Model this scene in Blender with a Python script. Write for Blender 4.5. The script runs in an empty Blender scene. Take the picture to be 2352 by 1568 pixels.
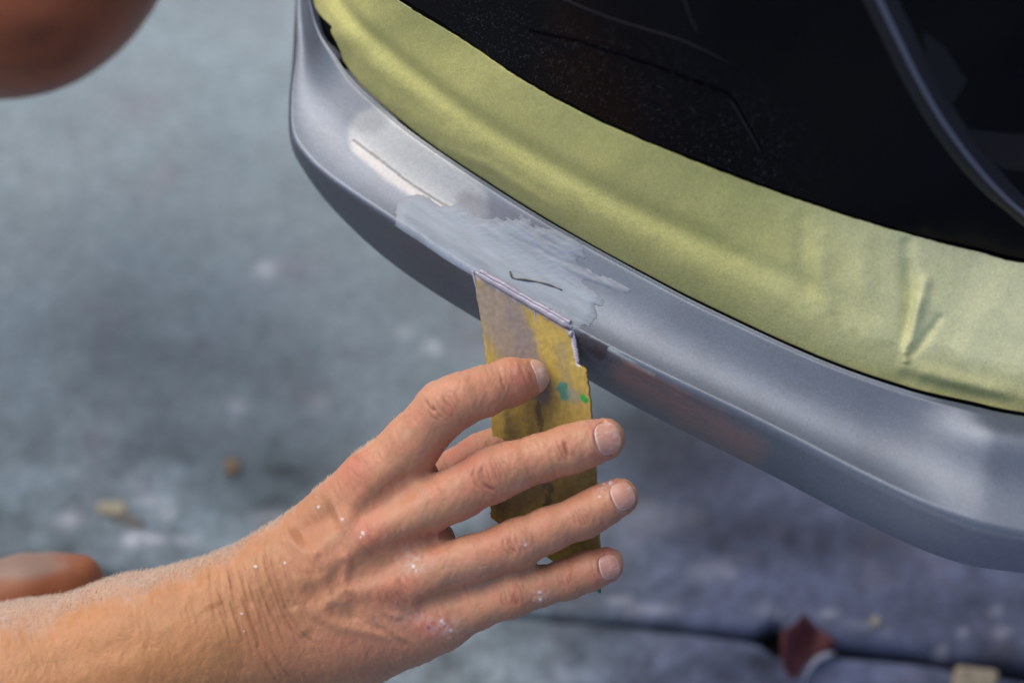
import bpy, math, random
import numpy as np
from mathutils import Vector, Matrix
from mathutils.bvhtree import BVHTree

# ------------------------------------------------------------------ camera, world, sun
scene = bpy.context.scene
COL = scene.collection
PITCH = math.radians(58)
DIST = 1.1
S0 = np.array([0.0, 0.0, 0.30])
LOOK = np.array([0, math.cos(PITCH), -math.sin(PITCH)])
UP = np.array([0, math.sin(PITCH), math.cos(PITCH)])
RIGHT = np.array([1.0, 0, 0])
CAM = S0 - LOOK * DIST
cd = bpy.data.cameras.new('camera')
cd.lens = 100; cd.sensor_width = 36; cd.clip_start = 0.05; cd.clip_end = 200
cd.dof.use_dof = True; cd.dof.focus_distance = DIST - 0.004; cd.dof.aperture_fstop = 4.4
cam = bpy.data.objects.new('camera', cd); COL.objects.link(cam)
cam.matrix_world = Matrix([[1, 0, 0, CAM[0]], [0, UP[1], -LOOK[1], CAM[1]], [0, UP[2], -LOOK[2], CAM[2]], [0, 0, 0, 1]])
scene.camera = cam

SUN_EL = math.radians(58); SUN_AZ = math.radians(-50)      # azimuth from +Y, negative = to the left
world = bpy.data.worlds.new('World'); scene.world = world; world.use_nodes = True
wn = world.node_tree.nodes; wl = world.node_tree.links
bg = wn['Background']; sky = wn.new('ShaderNodeTexSky'); sky.sky_type = 'NISHITA'
sky.sun_disc = False; sky.sun_elevation = SUN_EL; sky.sun_rotation = SUN_AZ
sky.air_density = 1.0; sky.dust_density = 4.0; sky.ozone_density = 1.0
wl.new(sky.outputs[0], bg.inputs[0]); bg.inputs[1].default_value = 0.125
sd = bpy.data.lights.new('sun', 'SUN'); sd.energy = 1.7; sd.angle = math.radians(60); sd.color = (1, .93, .84)
sun = bpy.data.objects.new('sun', sd); COL.objects.link(sun)
sdir = Vector((math.sin(SUN_AZ) * math.cos(SUN_EL), math.cos(SUN_AZ) * math.cos(SUN_EL), math.sin(SUN_EL)))
sun.rotation_euler = sdir.to_track_quat('Z', 'Y').to_euler(); sun.location = (0, 0, 3)
scene.view_settings.view_transform = 'Standard'; scene.view_settings.look = 'None'
scene.view_settings.exposure = 0.25; scene.view_settings.gamma = 1.0
scene.render.engine = 'CYCLES'; scene.cycles.use_denoising = True

# ------------------------------------------------------------------ helpers
PX = 0.36 * DIST / 2352          # metres per photo unit at the focus distance
DPX = DIST / PX
rng = np.random.default_rng(7)

def local(px, py, z):
    """photo unit (2352 wide) + height z towards the lens -> local metric coordinates in PX units (x right, y up, z towards lens)"""
    k = 1 - z / DPX
    return np.array([(px - 1176) * k, (784 - py) * k, z], float)
def l2w(p):
    p = np.asarray(p, float)
    return S0 + PX * (p[..., 0:1] * RIGHT + p[..., 1:2] * UP - p[..., 2:3] * LOOK)
def w2l(w):
    d = (np.asarray(w) - S0) / PX
    return np.stack([d @ RIGHT, d @ UP, -(d @ LOOK)], -1)
def l2p(l):
    """local -> photo units"""
    k = 1 - l[..., 2] / DPX
    return 1176 + l[..., 0] / k, 784 - l[..., 1] / k
def P(px, py, z): return l2w(local(px, py, z)[None])[0]
def ray(px, py):
    d = LOOK * DIST + PX * ((px - 1176) * RIGHT + (784 - py) * UP)
    return d / np.linalg.norm(d)
def plane(px, py, h):
    d = ray(px, py); return CAM + d * ((h - CAM[2]) / d[2])

def _hash(ix, iy, iz, seed):
    h = (ix * 374761393 + iy * 668265263 + iz * 2147483647 + seed * 1274126177) & 0xffffffff
    h = ((h ^ (h >> 13)) * 1274126177) & 0xffffffff
    h = h ^ (h >> 16)
    return (h & 0xffffff) / float(0xffffff)
def vnoise(p, scale, seed=0):
    q = np.asarray(p, float) / scale
    i = np.floor(q).astype(np.int64); f = q - i; f = f * f * (3 - 2 * f)
    r = 0
    for a in (0, 1):
        for b in (0, 1):
            for c in (0, 1):
                w = (f[:, 0] if a else 1 - f[:, 0]) * (f[:, 1] if b else 1 - f[:, 1]) * (f[:, 2] if c else 1 - f[:, 2])
                r = r + w * _hash(i[:, 0] + a, i[:, 1] + b, i[:, 2] + c, seed)
    return r
def fbm(p, scale, seed=0, octv=4):
    r = 0; a = .5; t = 0
    for o in range(octv):
        r = r + a * vnoise(p, scale / 2 ** o, seed + o * 17); t += a; a *= .5
    return r / t
def p3(x, y): return np.stack([x, y, np.zeros_like(x)], -1)
def sst(a, b, x):
    t = np.clip((x - a) / (b - a), 0, 1); return t * t * (3 - 2 * t)
def segdist(x, y, pts):
    """distance of points to a polyline and parameter 0..1 along it"""
    best = np.full(x.shape, 1e9); par = np.zeros(x.shape); n = len(pts) - 1
    for i in range(n):
        ax, ay = pts[i]; bx, by = pts[i + 1]; dx, dy = bx - ax, by - ay
        t = np.clip(((x - ax) * dx + (y - ay) * dy) / (dx * dx + dy * dy + 1e-9), 0, 1)
        d = np.hypot(x - ax - t * dx, y - ay - t * dy)
        m = d < best; best = np.where(m, d, best); par = np.where(m, (i + t) / n, par)
    return best, par
def catmull(pts, n):
    pts = np.asarray(pts, float); m = len(pts)
    t = np.linspace(0, m - 1, n); i = np.clip(np.floor(t).astype(int), 0, m - 2); f = (t - i)[:, None]
    def g(k):
        k2 = np.clip(k, 0, m - 1); r = pts[k2]
        r = np.where((k < 0)[:, None], 2 * pts[0] - pts[1], r)
        return np.where((k > m - 1)[:, None], 2 * pts[-1] - pts[-2], r)
    a, b, c, d = g(i - 1), g(i), g(i + 1), g(i + 2)
    return .5 * (2 * b + (c - a) * f + (2 * a - 5 * b + 4 * c - d) * f ** 2 + (3 * b - a - 3 * c + d) * f ** 3)

def tag(o, label=None, cat=None, group=None, kind=None):
    if label: o['label'] = label
    if cat: o['category'] = cat
    if group: o['group'] = group
    if kind: o['kind'] = kind
    return o
def empty(name, loc):
    o = bpy.data.objects.new(name, None); COL.objects.link(o); o.location = loc
    o.empty_display_size = .02
    return o
def mesh(name, verts, faces, mat, parent=None, cols=None, smooth=True, attrs=None, origin=None):
    """verts in world metres; object is placed at its origin point, relative to parent"""
    verts = np.asarray(verts, float)
    base = np.array(parent_world(parent)) if parent else np.zeros(3)
    org = np.asarray(origin if origin is not None else (verts.min(0) + verts.max(0)) / 2)
    me = bpy.data.meshes.new(name)
    if isinstance(faces, np.ndarray):
        nf, k = faces.shape
        me.vertices.add(len(verts)); me.vertices.foreach_set('co', (verts - org).astype(np.float32).ravel())
        me.loops.add(nf * k); me.loops.foreach_set('vertex_index', faces.astype(np.int32).ravel())
        me.polygons.add(nf); me.polygons.foreach_set('loop_start', np.arange(0, nf * k, k, dtype=np.int32))
        me.polygons.foreach_set('loop_total', np.full(nf, k, np.int32))
        me.update(calc_edges=True); me.validate()
    else:
        me.from_pydata([tuple(v) for v in verts - org], [], [tuple(int(i) for i in f) for f in faces])
    if smooth: me.polygons.foreach_set('use_smooth', np.ones(len(me.polygons), bool))
    if cols is not None:
        at = me.color_attributes.new('Col', 'FLOAT_COLOR', 'POINT')
        c = np.ones((len(verts), 4), np.float32); c[:, :3] = cols; at.data.foreach_set('color', c.ravel())
    for k, v in (attrs or {}).items():
        at = me.attributes.new(k, 'FLOAT', 'POINT'); at.data.foreach_set('value', np.asarray(v, np.float32))
    me.materials.append(mat)
    o = bpy.data.objects.new(name, me); COL.objects.link(o)
    o.location = org - base
    if parent: o.parent = parent
    return o
def parent_world(o):
    l = Vector((0, 0, 0))
    while o: l += o.location; o = o.parent
    return l
def gridfaces(n, m, off=0, flip=False):
    i, j = np.meshgrid(np.arange(n - 1), np.arange(m - 1), indexing='ij')
    a = (i * m + j).ravel() + off
    f = np.stack([a, a + m, a + m + 1, a + 1], -1)
    return f[:, ::-1] if flip else f

def material(name, base=(.5, .5, .5), rough=.5, metal=0, spec=.5, col=False, **kw):
    m = bpy.data.materials.new(name); m.use_nodes = True
    b = m.node_tree.nodes['Principled BSDF']
    b.inputs['Base Color'].default_value = (*base, 1); b.inputs['Roughness'].default_value = rough
    b.inputs['Metallic'].default_value = metal; b.inputs['Specular IOR Level'].default_value = spec
    for k, v in kw.items(): b.inputs[k.replace('_', ' ')].default_value = v
    if col:
        a = m.node_tree.nodes.new('ShaderNodeVertexColor'); a.layer_name = 'Col'
        m.node_tree.links.new(a.outputs[0], b.inputs['Base Color'])
    return m, b, m.node_tree
def bump(nt, b, scale, strength, dist=.001, detail=4, coord='Object', stretch=(1, 1, 1), kind='noise', chain=None):
    tc = nt.nodes.new('ShaderNodeTexCoord'); mp = nt.nodes.new('ShaderNodeMapping'); mp.inputs['Scale'].default_value = stretch
    if kind == 'noise':
        t = nt.nodes.new('ShaderNodeTexNoise'); t.inputs['Detail'].default_value = detail; out = t.outputs[0]
    else:
        t = nt.nodes.new('ShaderNodeTexVoronoi'); t.feature = 'DISTANCE_TO_EDGE'; out = t.outputs[0]
    t.inputs['Scale'].default_value = scale
    bp = nt.nodes.new('ShaderNodeBump'); bp.inputs['Strength'].default_value = strength; bp.inputs['Distance'].default_value = dist
    nt.links.new(tc.outputs[coord], mp.inputs[0]); nt.links.new(mp.outputs[0], t.inputs['Vector'])
    nt.links.new(out, bp.inputs['Height'])
    if chain: nt.links.new(chain.outputs[0], bp.inputs['Normal'])
    nt.links.new(bp.outputs[0], b.inputs['Normal'])
    return bp
def modulate(nt, b, scale, lo, hi, detail=6, coord='Object', stretch=(1, 1, 1), rot=0):
    """multiply base colour by a noise between lo and hi"""
    src = b.inputs['Base Color'].links[0].from_socket if b.inputs['Base Color'].links else None
    tc = nt.nodes.new('ShaderNodeTexCoord'); mp = nt.nodes.new('ShaderNodeMapping'); mp.vector_type = 'POINT'; mp.inputs['Scale'].default_value = stretch
    if rot:
        m0 = nt.nodes.new('ShaderNodeMapping'); m0.inputs['Rotation'].default_value = (0, 0, -rot); nt.links.new(tc.outputs[coord], m0.inputs[0])
    t = nt.nodes.new('ShaderNodeTexNoise'); t.inputs['Scale'].default_value = scale; t.inputs['Detail'].default_value = detail
    r = nt.nodes.new('ShaderNodeMapRange'); r.inputs['From Min'].default_value = .3; r.inputs['From Max'].default_value = .7
    r.inputs['To Min'].default_value = lo; r.inputs['To Max'].default_value = hi
    mx = nt.nodes.new('ShaderNodeMix'); mx.data_type = 'RGBA'; mx.blend_type = 'MULTIPLY'; mx.inputs[0].default_value = 1
    nt.links.new(m0.outputs[0] if rot else tc.outputs[coord], mp.inputs[0]); nt.links.new(mp.outputs[0], t.inputs['Vector'])
    nt.links.new(t.outputs[0], r.inputs[0]); nt.links.new(r.outputs[0], mx.inputs[7])
    if src: nt.links.new(src, mx.inputs[6])
    else: mx.inputs[6].default_value = b.inputs['Base Color'].default_value
    nt.links.new(mx.outputs[2], b.inputs['Base Color'])

# ------------------------------------------------------------------ floor: two concrete slabs with an open joint
m_base, b, nt = material('joint_dirt', (.012, .012, .016), .9)
bx, by = 6.0, 6.0
fl = mesh('floor', [(-bx, -by, -.02), (bx, -by, -.02), (bx, by, -.02), (-bx, by, -.02)], [(0, 1, 2, 3)], m_base, smooth=False)
tag(fl, kind='structure')

m_conc, b, nt = material('concrete', (.2, .22, .24), .75, spec=.3, col=True)
modulate(nt, b, 260, .78, 1.22, 5); modulate(nt, b, 14, .88, 1.12, 4)
bp1 = bump(nt, b, 90, .5, .002, 6); bump(nt, b, 700, .4, .0006, 3, chain=bp1)

JOINT = [(-700, 1232), (0, 1290), (600, 1352), (1200, 1410), (1560, 1440), (1800, 1466), (1930, 1490), (2100, 1506), (2352, 1546), (3000, 1640)]
jp = np.array([plane(x, y, 0) for x, y in JOINT])
def joint_y(x): return np.interp(x, jp[:, 0], jp[:, 1])
def axis(lo, hi, a, b_, fine, n=40):
    inner = np.arange(a, b_, fine)
    left = a - (a - lo) * (np.linspace(1, 0, n, endpoint=False) ** 3); right = b_ + (hi - b_) * (np.linspace(0, 1, n) ** 3)
    return np.concatenate([left, inner, right])
jp_x = plane(1785, 1460, 0)[0]
SPLATS = []  # pale paint spots: (px, py, rx, ry, strength, colour)
for s in [(612, 617, 24, 20, .42), (990, 798, 20, 14, .5), (930, 760, 28, 12, .3), (545, 930, 24, 18, .3), (735, 925, 24, 16, .25), (150, 1195, 40, 16, .45), (340, 1235, 40, 14, .7), (300, 1240, 16, 16, .8),
          (430, 1240, 30, 10, .45), (350, 1150, 38, 10, .5), (385, 1175, 16, 18, .5), (640, 1190, 90, 20, .28), (620, 1240, 60, 14, .3), (2010, 1425, 14, 12, .6), (2160, 1500, 16, 12, .6),
          (2210, 1455, 14, 10, .5), (2300, 1450, 22, 12, .35), (1760, 1400, 26, 12, .3), (1905, 1408, 26, 10, .5), (2035, 1448, 20, 8, .3), (2290, 1400, 16, 12, .35), (1500, 1400, 50, 16, .35),
          (1420, 1378, 30, 10, .4), (1650, 1310, 60, 24, .2), (1480, 1190, 90, 40, .16), (1960, 1435, 60, 8, .3)]: SPLATS.append(s)
def slab(name, side):
    xs = axis(-6, 6, -.42, .42, .0035)
    if side > 0: w = np.concatenate([np.arange(0, .55, .0035), .55 + 5.2 * (np.linspace(0.02, 1, 40) ** 3)])
    else: w = np.concatenate([np.arange(0, .25, .0035), .25 + 5 * (np.linspace(0.02, 1, 40) ** 3)])
    X, W = np.meshgrid(xs, w, indexing='ij')
    gap = .0013 + .0024 * sst(.03, .16, X) + .0012 * (fbm(p3(X.ravel() * 100, X.ravel() * 0 + side * 9), 2.0, 3).reshape(X.shape) - .45)
    chip = fbm(p3(X.ravel() * 100 + 40, X.ravel() * 0 + side * 5), .8, 9, 5).reshape(X.shape)
    gap = gap + .0065 * np.exp(-((X - jp_x) / .006) ** 2)  # joint widened here to stand in for the red scrap's black shadow
    gap = gap + .010 * np.clip(chip - .66, 0, 1)
    Y = joint_y(X) + side * (gap + W)
    flat = p3(X.ravel() * 100, Y.ravel() * 100)
    Z = .0012 * (fbm(flat, 6, 5) - .5) + .0008 * (fbm(flat, .9, 8) - .5)
    Z = Z.reshape(X.shape) - .0025 * np.exp(-(W / .003) ** 2)
    V = np.stack([X, Y, Z], -1)
    n, m = X.shape
    rim = V[:, 0, :].copy(); rim[:, 2] = -.019; rim[:, 1] += side * .0005
    verts = np.concatenate([V.reshape(-1, 3), rim])
    f = gridfaces(n, m, flip=side < 0)
    i = np.arange(n - 1); base = n * m
    skirt = np.stack([i * m, base + i, base + i + 1, (i + 1) * m], -1)
    if side < 0: skirt = skirt[:, ::-1]
    faces = np.concatenate([f, skirt])
    # concrete stains, with the car's shade painted in near the bumper
    p = flat
    big = fbm(p, 14, 21, 4); mid = fbm(p * np.array([.55, 1.3, 1]), 3.2, 31, 5); sm = fbm(p, .8, 41, 4)
    near_ = sst(900, 1250, qy_ := l2p(w2l(V.reshape(-1, 3)))[1])
    val = .92 + .5 * (big - .5) + (.5 + .95 * near_) * (mid - .5) + (.3 + .6 * near_) * (sm - .5)
    lx = w2l(V.reshape(-1, 3)); qx, qy = l2p(lx)
    # troweled smoother area at the far left, dirty patches and painted car shade nearer the car
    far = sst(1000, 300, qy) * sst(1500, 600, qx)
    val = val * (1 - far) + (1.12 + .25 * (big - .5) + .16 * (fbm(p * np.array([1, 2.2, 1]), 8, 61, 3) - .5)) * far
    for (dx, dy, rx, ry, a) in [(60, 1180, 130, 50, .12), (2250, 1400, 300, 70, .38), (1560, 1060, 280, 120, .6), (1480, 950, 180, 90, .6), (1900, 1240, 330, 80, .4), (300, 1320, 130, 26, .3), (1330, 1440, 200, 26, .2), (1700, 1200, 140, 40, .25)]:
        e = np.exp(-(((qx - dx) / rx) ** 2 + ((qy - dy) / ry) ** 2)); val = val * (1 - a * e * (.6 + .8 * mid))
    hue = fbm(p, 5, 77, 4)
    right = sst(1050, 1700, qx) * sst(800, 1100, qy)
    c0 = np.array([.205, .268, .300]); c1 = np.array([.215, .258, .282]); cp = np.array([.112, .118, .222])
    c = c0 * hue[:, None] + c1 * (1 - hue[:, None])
    c = c * (1 - .75 * right[:, None]) + cp * .75 * right[:, None]  # darker bluish tint at the right, part of the painted car shade
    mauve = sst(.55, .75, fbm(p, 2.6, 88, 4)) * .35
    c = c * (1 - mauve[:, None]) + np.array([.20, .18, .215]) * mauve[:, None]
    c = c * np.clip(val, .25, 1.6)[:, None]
    for (sx, sy, rx, ry, a) in SPLATS:
        wob = 1 + .7 * (sm - .5) * 2
        e = sst(1.5, .3, np.hypot((qx - sx) / rx, (qy - sy) / ry) * wob) * a
        c = c * (1 - e[:, None]) + np.array([.62, .62, .68]) * e[:, None]
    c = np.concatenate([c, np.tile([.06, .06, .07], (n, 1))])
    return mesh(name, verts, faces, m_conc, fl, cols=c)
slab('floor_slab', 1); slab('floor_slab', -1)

# ------------------------------------------------------------------ car body lofts
HK = 0.30 + PX * 94 * math.cos(PITCH)
HG = HK + .010; HT = HK + .072
def HTs(i): return HK + .072 - .026 * float(np.clip((i - 9) / 5, 0, 1))
ST = [  # K (crease), G (gap edge), T (upper edge of paper)
 ((693, -340), (706, -330), (690, -330)),
 ((685, -120), (702, -130), (770, -150)),
 ((681, 0), (712, 0), (850, -45)),
 ((680, 110), (733, 73), (930, 10)),
 ((668, 215), (765, 121), (1010, 57)),
 ((670, 300), (808, 179), (1090, 108)),
 ((702, 355), (874, 242), (1180, 170)),
 ((765, 412), (960, 312), (1275, 226)),
 ((900, 503), (1105, 410), (1390, 284)),
 ((1085, 622), (1270, 513), (1510, 336)),
 ((1320, 757), (1500, 640), (1680, 402)),
 ((1480, 840), (1640, 712), (1800, 446)),
 ((1750, 970), (1880, 822), (1960, 500)),
 ((2000, 1098), (2080, 893), (2110, 543)),
 ((2190, 1185), (2230, 930), (2250, 578)),
 ((2352, 1228), (2370, 957), (2372, 606)),
 ((2720, 1290), (2740, 1000), (2760, 650)),
 ((3150, 1330), (3170, 1030), (3180, 690))]
LP = [(712, -300), (705, -80), (700, 40), (700, 150), (692, 262), (697, 348), (724, 412), (780, 492), (905, 612), (1092, 735), (1345, 873), (1497, 958), (1765, 1092), (2000, 1212), (2185, 1290), (2352, 1318), (2720, 1352), (3150, 1372)]
NS = 1000
Kc = catmull([plane(*k, HK) for k, g, t in ST], NS)
Gc = catmull([plane(*g, HG) for k, g, t in ST], NS)
Tc = catmull([plane(*t, HTs(i)) for i, (k, g, t) in enumerate(ST)], NS)
SV = np.linspace(0, len(ST) - 1, NS)
inw = Gc - Kc; inw[:, 2] = 0
inw /= np.linalg.norm(inw, axis=1)[:, None]
for _ in range(30): inw[1:-1] = (inw[:-2] + inw[1:-1] * 2 + inw[2:]) / 4
inw /= np.linalg.norm(inw, axis=1)[:, None]
Z = np.array([0, 0, 1.0])
car = tag(empty('car', (.45, .25, 0)), 'silver car corner with filler patched bumper lip and black glossy panel above it', 'car')

# --- bumper skin: gap lip, upper face, crease, lower face, underside
rows = []; tt = []
def addrow(p, t): rows.append(p); tt.append(t)
wide = np.linalg.norm((Gc - Kc)[:, :2], axis=1)
rightw = sst(11.5, 14.5, SV)[:, None]
addrow(Gc + inw * .0012 - Z * .009, -.1); addrow(Gc + inw * .0009 - Z * .003, -.05); addrow(Gc + inw * .0002 - Z * .0006, -.01)
NU = 74
for i, t in enumerate(np.linspace(0, 1, NU)):
    p = Gc * (1 - t) + Kc * t
    conv = -.0030 * math.sin(math.pi * t ** 1.2)
    conc = -.0042 * math.sin(math.pi * t ** 1.15)
    far_r = sst(12.8, 14.6, SV)[:, None]
    conc = conc * (1 - far_r) + (.0036 * math.exp(-((t - .27) / .24) ** 2) - .0036 * math.exp(-(.27 / .22) ** 2) * (1 - t)) * far_r
    edge = -.0007 * sst(.95, 1.0, t) ** 2 - .0006 * sst(.06, 0, t)
    p = p + Z * (conv * (1 - rightw) + conc * rightw + edge) - inw * (.0012 * math.sin(math.pi * t / 2) * 0)
    addrow(p, t)
DROP = .0345
Lc_ = catmull([plane(x, y, HK - .0355) for x, y in LP], NS)
for t in np.linspace(0, 1, 36)[1:]:
    p = (Kc - Z * .0010) * (1 - t) + Lc_ * t
    out = .0012 * math.sin(min(1, t / .06) * math.pi / 2) - .0004 + .0022 * math.sin(math.pi * t) - .006 * max(0, t - .86) / .14 * max(0, t - .86) / .14
    addrow(p - inw * out, 1 + t)
for t in (.004, .012, .05, .12, .2):
    addrow(Lc_ - Z * .001 + inw * (.004 + t), 2 + t)
B = np.stack(rows, 1)          # NS x NR x 3
NR = B.shape[1]; tt = np.array(tt)
BV = B.reshape(-1, 3)
bl = w2l(BV); bqx, bqy = l2p(bl)
TT = np.tile(tt, NS); SS = np.repeat(SV, NR)
q = p3(bqx, bqy)
n1 = fbm(q, 60, 3); n2 = fbm(q, 14, 5); n3 = fbm(q, 5, 6, 2)
silver = np.array([.132, .160, .208])
c = np.tile(silver, (len(BV), 1))
def mixc(c, m, col): return c * (1 - m[:, None]) + np.array(col) * m[:, None]
up = (TT <= 1.0) & (TT >= 0)
# blotchy primer and bare sanded areas on the upper face
c = mixc(c, up * sst(.45, .7, n1) * .35, (.115, .13, .165))
d, _ = segdist(bqx + 10 * (n2 - .5), bqy + 10 * (n2 - .5), [(858, 305), (960, 385), (1065, 468)])
c = mixc(c, up * sst(68, 46, d) * .8, (.30, .325, .345))
d2, _ = segdist(bqx + 6 * (n2 - .5), bqy, [(822, 338), (900, 405), (985, 458), (1066, 505)])
c = mixc(c, up * sst(22, 9, d2) * .6, (.36, .355, .365))
d3, _ = segdist(bqx, bqy, [(812, 322), (880, 372), (940, 420), (1030, 476)])
c = mixc(c, up * sst(4.5, 1.5, d3 + 2 * (n3 - .5)) * .75, (.06, .065, .075))
d4, _ = segdist(bqx + 20 * (n2 - .5), bqy, [(1075, 470), (1130, 490), (1190, 520), (1240, 535)])
c = mixc(c, up * sst(42, 18, d4) * .5, (.085, .08, .115))
d5, _ = segdist(bqx, bqy, [(690, 130), (750, 160), (840, 250)])
c = mixc(c, up * sst(75, 40, d5) * .45, (.09, .11, .135))
# dark gritty scratches and drips on the lower face beside the spatula
low = TT > .97
d6, _ = segdist(bqx, bqy, [(1330, 770), (1350, 778), (1385, 795)])
c = mixc(c, low * sst(30, 8, d6 + 34 * (fbm(q * np.array([1, 2.2, 1]), 12, 71, 3) - .4)) * .85, (.05, .04, .045))
d7, _ = segdist(bqx, bqy, [(1350, 800), (1372, 812), (1395, 828)])
c = mixc(c, low * sst(19, 5, d7 + 30 * (fbm(q, 9, 72, 3) - .35)) * .85, (.05, .03, .04))
d8, _ = segdist(bqx, bqy, [(1400, 800), (1430, 820), (1462, 838), (1500, 860)])
c = mixc(c, low * sst(5, 2.5, d8) * .7, (.45, .55, .56))
# hand reflection painted brown-pink on the lower face, then left-dark, right-light tones
d9, _ = segdist(bqx + 34 * (n1 - .5), bqy + 22 * (n2 - .5), [(1440, 862), (1540, 920), (1640, 980), (1730, 1032)])
stk = fbm(p3((bqx * .87 + bqy * .5) / 7, bqy * .87 - bqx * .5), 9, 77, 4)
c = mixc(c, (TT > 1.01) * sst(54, 14, d9 + 30 * (stk - .5)) * (.25 + .75 * stk), (.38, .205, .17))
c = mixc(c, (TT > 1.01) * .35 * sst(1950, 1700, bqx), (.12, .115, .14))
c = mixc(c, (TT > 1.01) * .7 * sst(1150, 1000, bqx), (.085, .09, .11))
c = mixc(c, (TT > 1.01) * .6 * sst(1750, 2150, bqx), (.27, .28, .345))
c *= (.94 + .12 * n3)[:, None]
m_silver, b, nt = material('sanded_silver_paint', rough=.38, metal=.35, spec=.6, col=True)
modulate(nt, b, 900, .93, 1.07, 2)
modulate(nt, b, 1, .965, 1.035, 4, stretch=(70, 520, 520), rot=math.radians(-32)); modulate(nt, b, 1, .975, 1.025, 4, stretch=(60, 700, 700), rot=math.radians(-50))
bump(nt, b, 1500, .12, .0003, 2)
rn = nt.nodes.new('ShaderNodeTexNoise'); rn.inputs['Scale'].default_value = 40; rn.inputs['Detail'].default_value = 5
rr = nt.nodes.new('ShaderNodeMapRange'); rr.inputs['To Min'].default_value = .30; rr.inputs['To Max'].default_value = .40
tc = nt.nodes.new('ShaderNodeTexCoord'); nt.links.new(tc.outputs['Object'], rn.inputs['Vector'])
nt.links.new(rn.outputs[0], rr.inputs[0]); nt.links.new(rr.outputs[0], b.inputs['Roughness'])
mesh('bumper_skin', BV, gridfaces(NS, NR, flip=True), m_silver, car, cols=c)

def facenorm(G):
    du = np.gradient(G, axis=0); dv = np.gradient(G, axis=1)
    n = np.cross(du, dv); return n / (np.linalg.norm(n, axis=2, keepdims=True) + 1e-12)

# --- filler patch: a thin skin of fresh putty on the upper face and crease
BN = facenorm(B)
if BN[NS // 2, 30, 2] < 0: BN = -BN
def patch_shell(name, inside, thick, mat, colour):
    ii, jj = np.meshgrid(np.arange(NS), np.arange(NR), indexing='ij')
    val = inside(bqx.reshape(NS, NR), bqy.reshape(NS, NR), TT.reshape(NS, NR))
    cell = (val[:-1, :-1] > 0) & (val[1:, :-1] > 0) & (val[1:, 1:] > 0) & (val[:-1, 1:] > 0)
    i, j = np.nonzero(cell)
    f = np.stack([i * NR + j, (i + 1) * NR + j, (i + 1) * NR + j + 1, i * NR + j + 1], -1)[:, ::-1]
    used = np.unique(f); remap = np.full(NS * NR, -1); remap[used] = np.arange(len(used))
    th = np.clip(val.ravel()[used], 0, 1) * thick + .00008
    v = BV[used] + BN.reshape(-1, 3)[used] * th[:, None]
    return mesh(name, v, remap[f], mat, car, cols=colour(bqx[used], bqy[used], val.ravel()[used]))
def putty_mask(x, y, t):
    w = fbm(p3(x.ravel(), y.ravel()), 46, 14, 4).reshape(x.shape) - .5
    streak = fbm(p3((x * .85 + y * .53).ravel() / 9, (y * .85 - x * .53).ravel()), 9, 15, 3).reshape(x.shape) - .5
    d, par = segdist(x, y, [(960, 500), (1050, 550), (1150, 590), (1260, 655), (1330, 700)])
    r = 52 + 30 * np.sin(np.pi * np.clip(par, 0, 1)) + 36 * w + 44 * streak * sst(1100, 1350, x)
    d2, p2 = segdist(x, y, [(1270, 600), (1360, 640), (1438, 668)])
    v = np.maximum((r - d) / 26, (22 * (1 - p2 * .7) + 26 * streak + 16 * w - d2) / 20)
    d3, _ = segdist(x, y, [(1130, 530), (1200, 545), (1300, 575)])
    v = np.maximum(v, (40 + 50 * w + 30 * streak - d3) / 30)
    return np.where((t > .02) & (t < 1.04), v, -1)
m_putty, b, nt = material('fresh_filler', rough=.42, spec=.45, col=True)
bump(nt, b, 260, .25, .0006, 3, stretch=(1, 3, 1))
def putty_col(x, y, v):
    s = fbm(p3((x * .85 + y * .53) / 6, (y * .85 - x * .53)), 10, 16, 3)
    c = np.tile([.25, .30, .37], (len(x), 1)) * (.80 + .4 * s)[:, None]
    e = sst(1.1, 0, v) * .8
    return c * (1 - e[:, None]) + np.array([.215, .24, .29]) * e[:, None]
patch_shell('filler_patch', putty_mask, .0005, m_putty, putty_col)

# --- body wall behind the paper, glossy black panel above
W0 = Gc + inw * .0018 - Z * .008
NT = 96
tv = np.linspace(0, 1, NT)
outn = -inw * .75 + Z * .66
def wall(s, t):
    """outward offset of the wall and the paper on it"""
    ridge = .0016 * np.exp(-((t - .27) / .13) ** 2) * (1 - .75 * sst(10.5, 13, s))
    valley = -.0032 * np.exp(-((t - .50) / .085) ** 2) * (1 - .85 * sst(9.5, 12.5, s))
    belly = .004 * np.sin(np.pi * t)
    return ridge + valley + belly
SG, TG = np.meshgrid(SV, tv, indexing='ij')
Wl = -outn[:, None] * .0060 + W0[:, None] * (1 - TG[..., None]) + Tc[:, None] * TG[..., None] + outn[:, None] * wall(SG, TG)[..., None]
m_black, b, nt = material('black_trim', (.012, .012, .015), .45, spec=.4)
mesh('panel_seal', Wl.reshape(-1, 3), gridfaces(NS, NT), m_black, car)

NQ = 60
Q0 = np.array([plane(1500, -1000, HT + .20), plane(2100, -900, HT + .20), plane(3300, -560, HT + .20)])
Qc = catmull(Q0, NS)
Q2 = Qc + np.array([.12, .45, .95])
def panel_pt(i, t):
    a = Tc[i]; bq = Qc[i]
    return a * (1 - t) + bq * t + np.array([-.25, -.5, .8]) * .030 * math.sin(math.pi * min(1, t))
tp = np.concatenate([np.linspace(0, 1, NQ) ** 1.2])
PN = Tc[:, None] * (1 - tp[None, :, None]) + Qc[:, None] * tp[None, :, None] + (np.array([-.2, -.45, .85]) * .028)[None, None] * np.sin(np.pi * tp)[None, :, None]
PN = np.concatenate([PN, Q2[:, None]], 1)
NP_ = PN.shape[1]
pv = PN.reshape(-1, 3); px_, py_ = l2p(w2l(pv))
du, _ = segdist(px_, py_, [(1120, 60), (1350, 160), (1560, 260), (1720, 350)])
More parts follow.
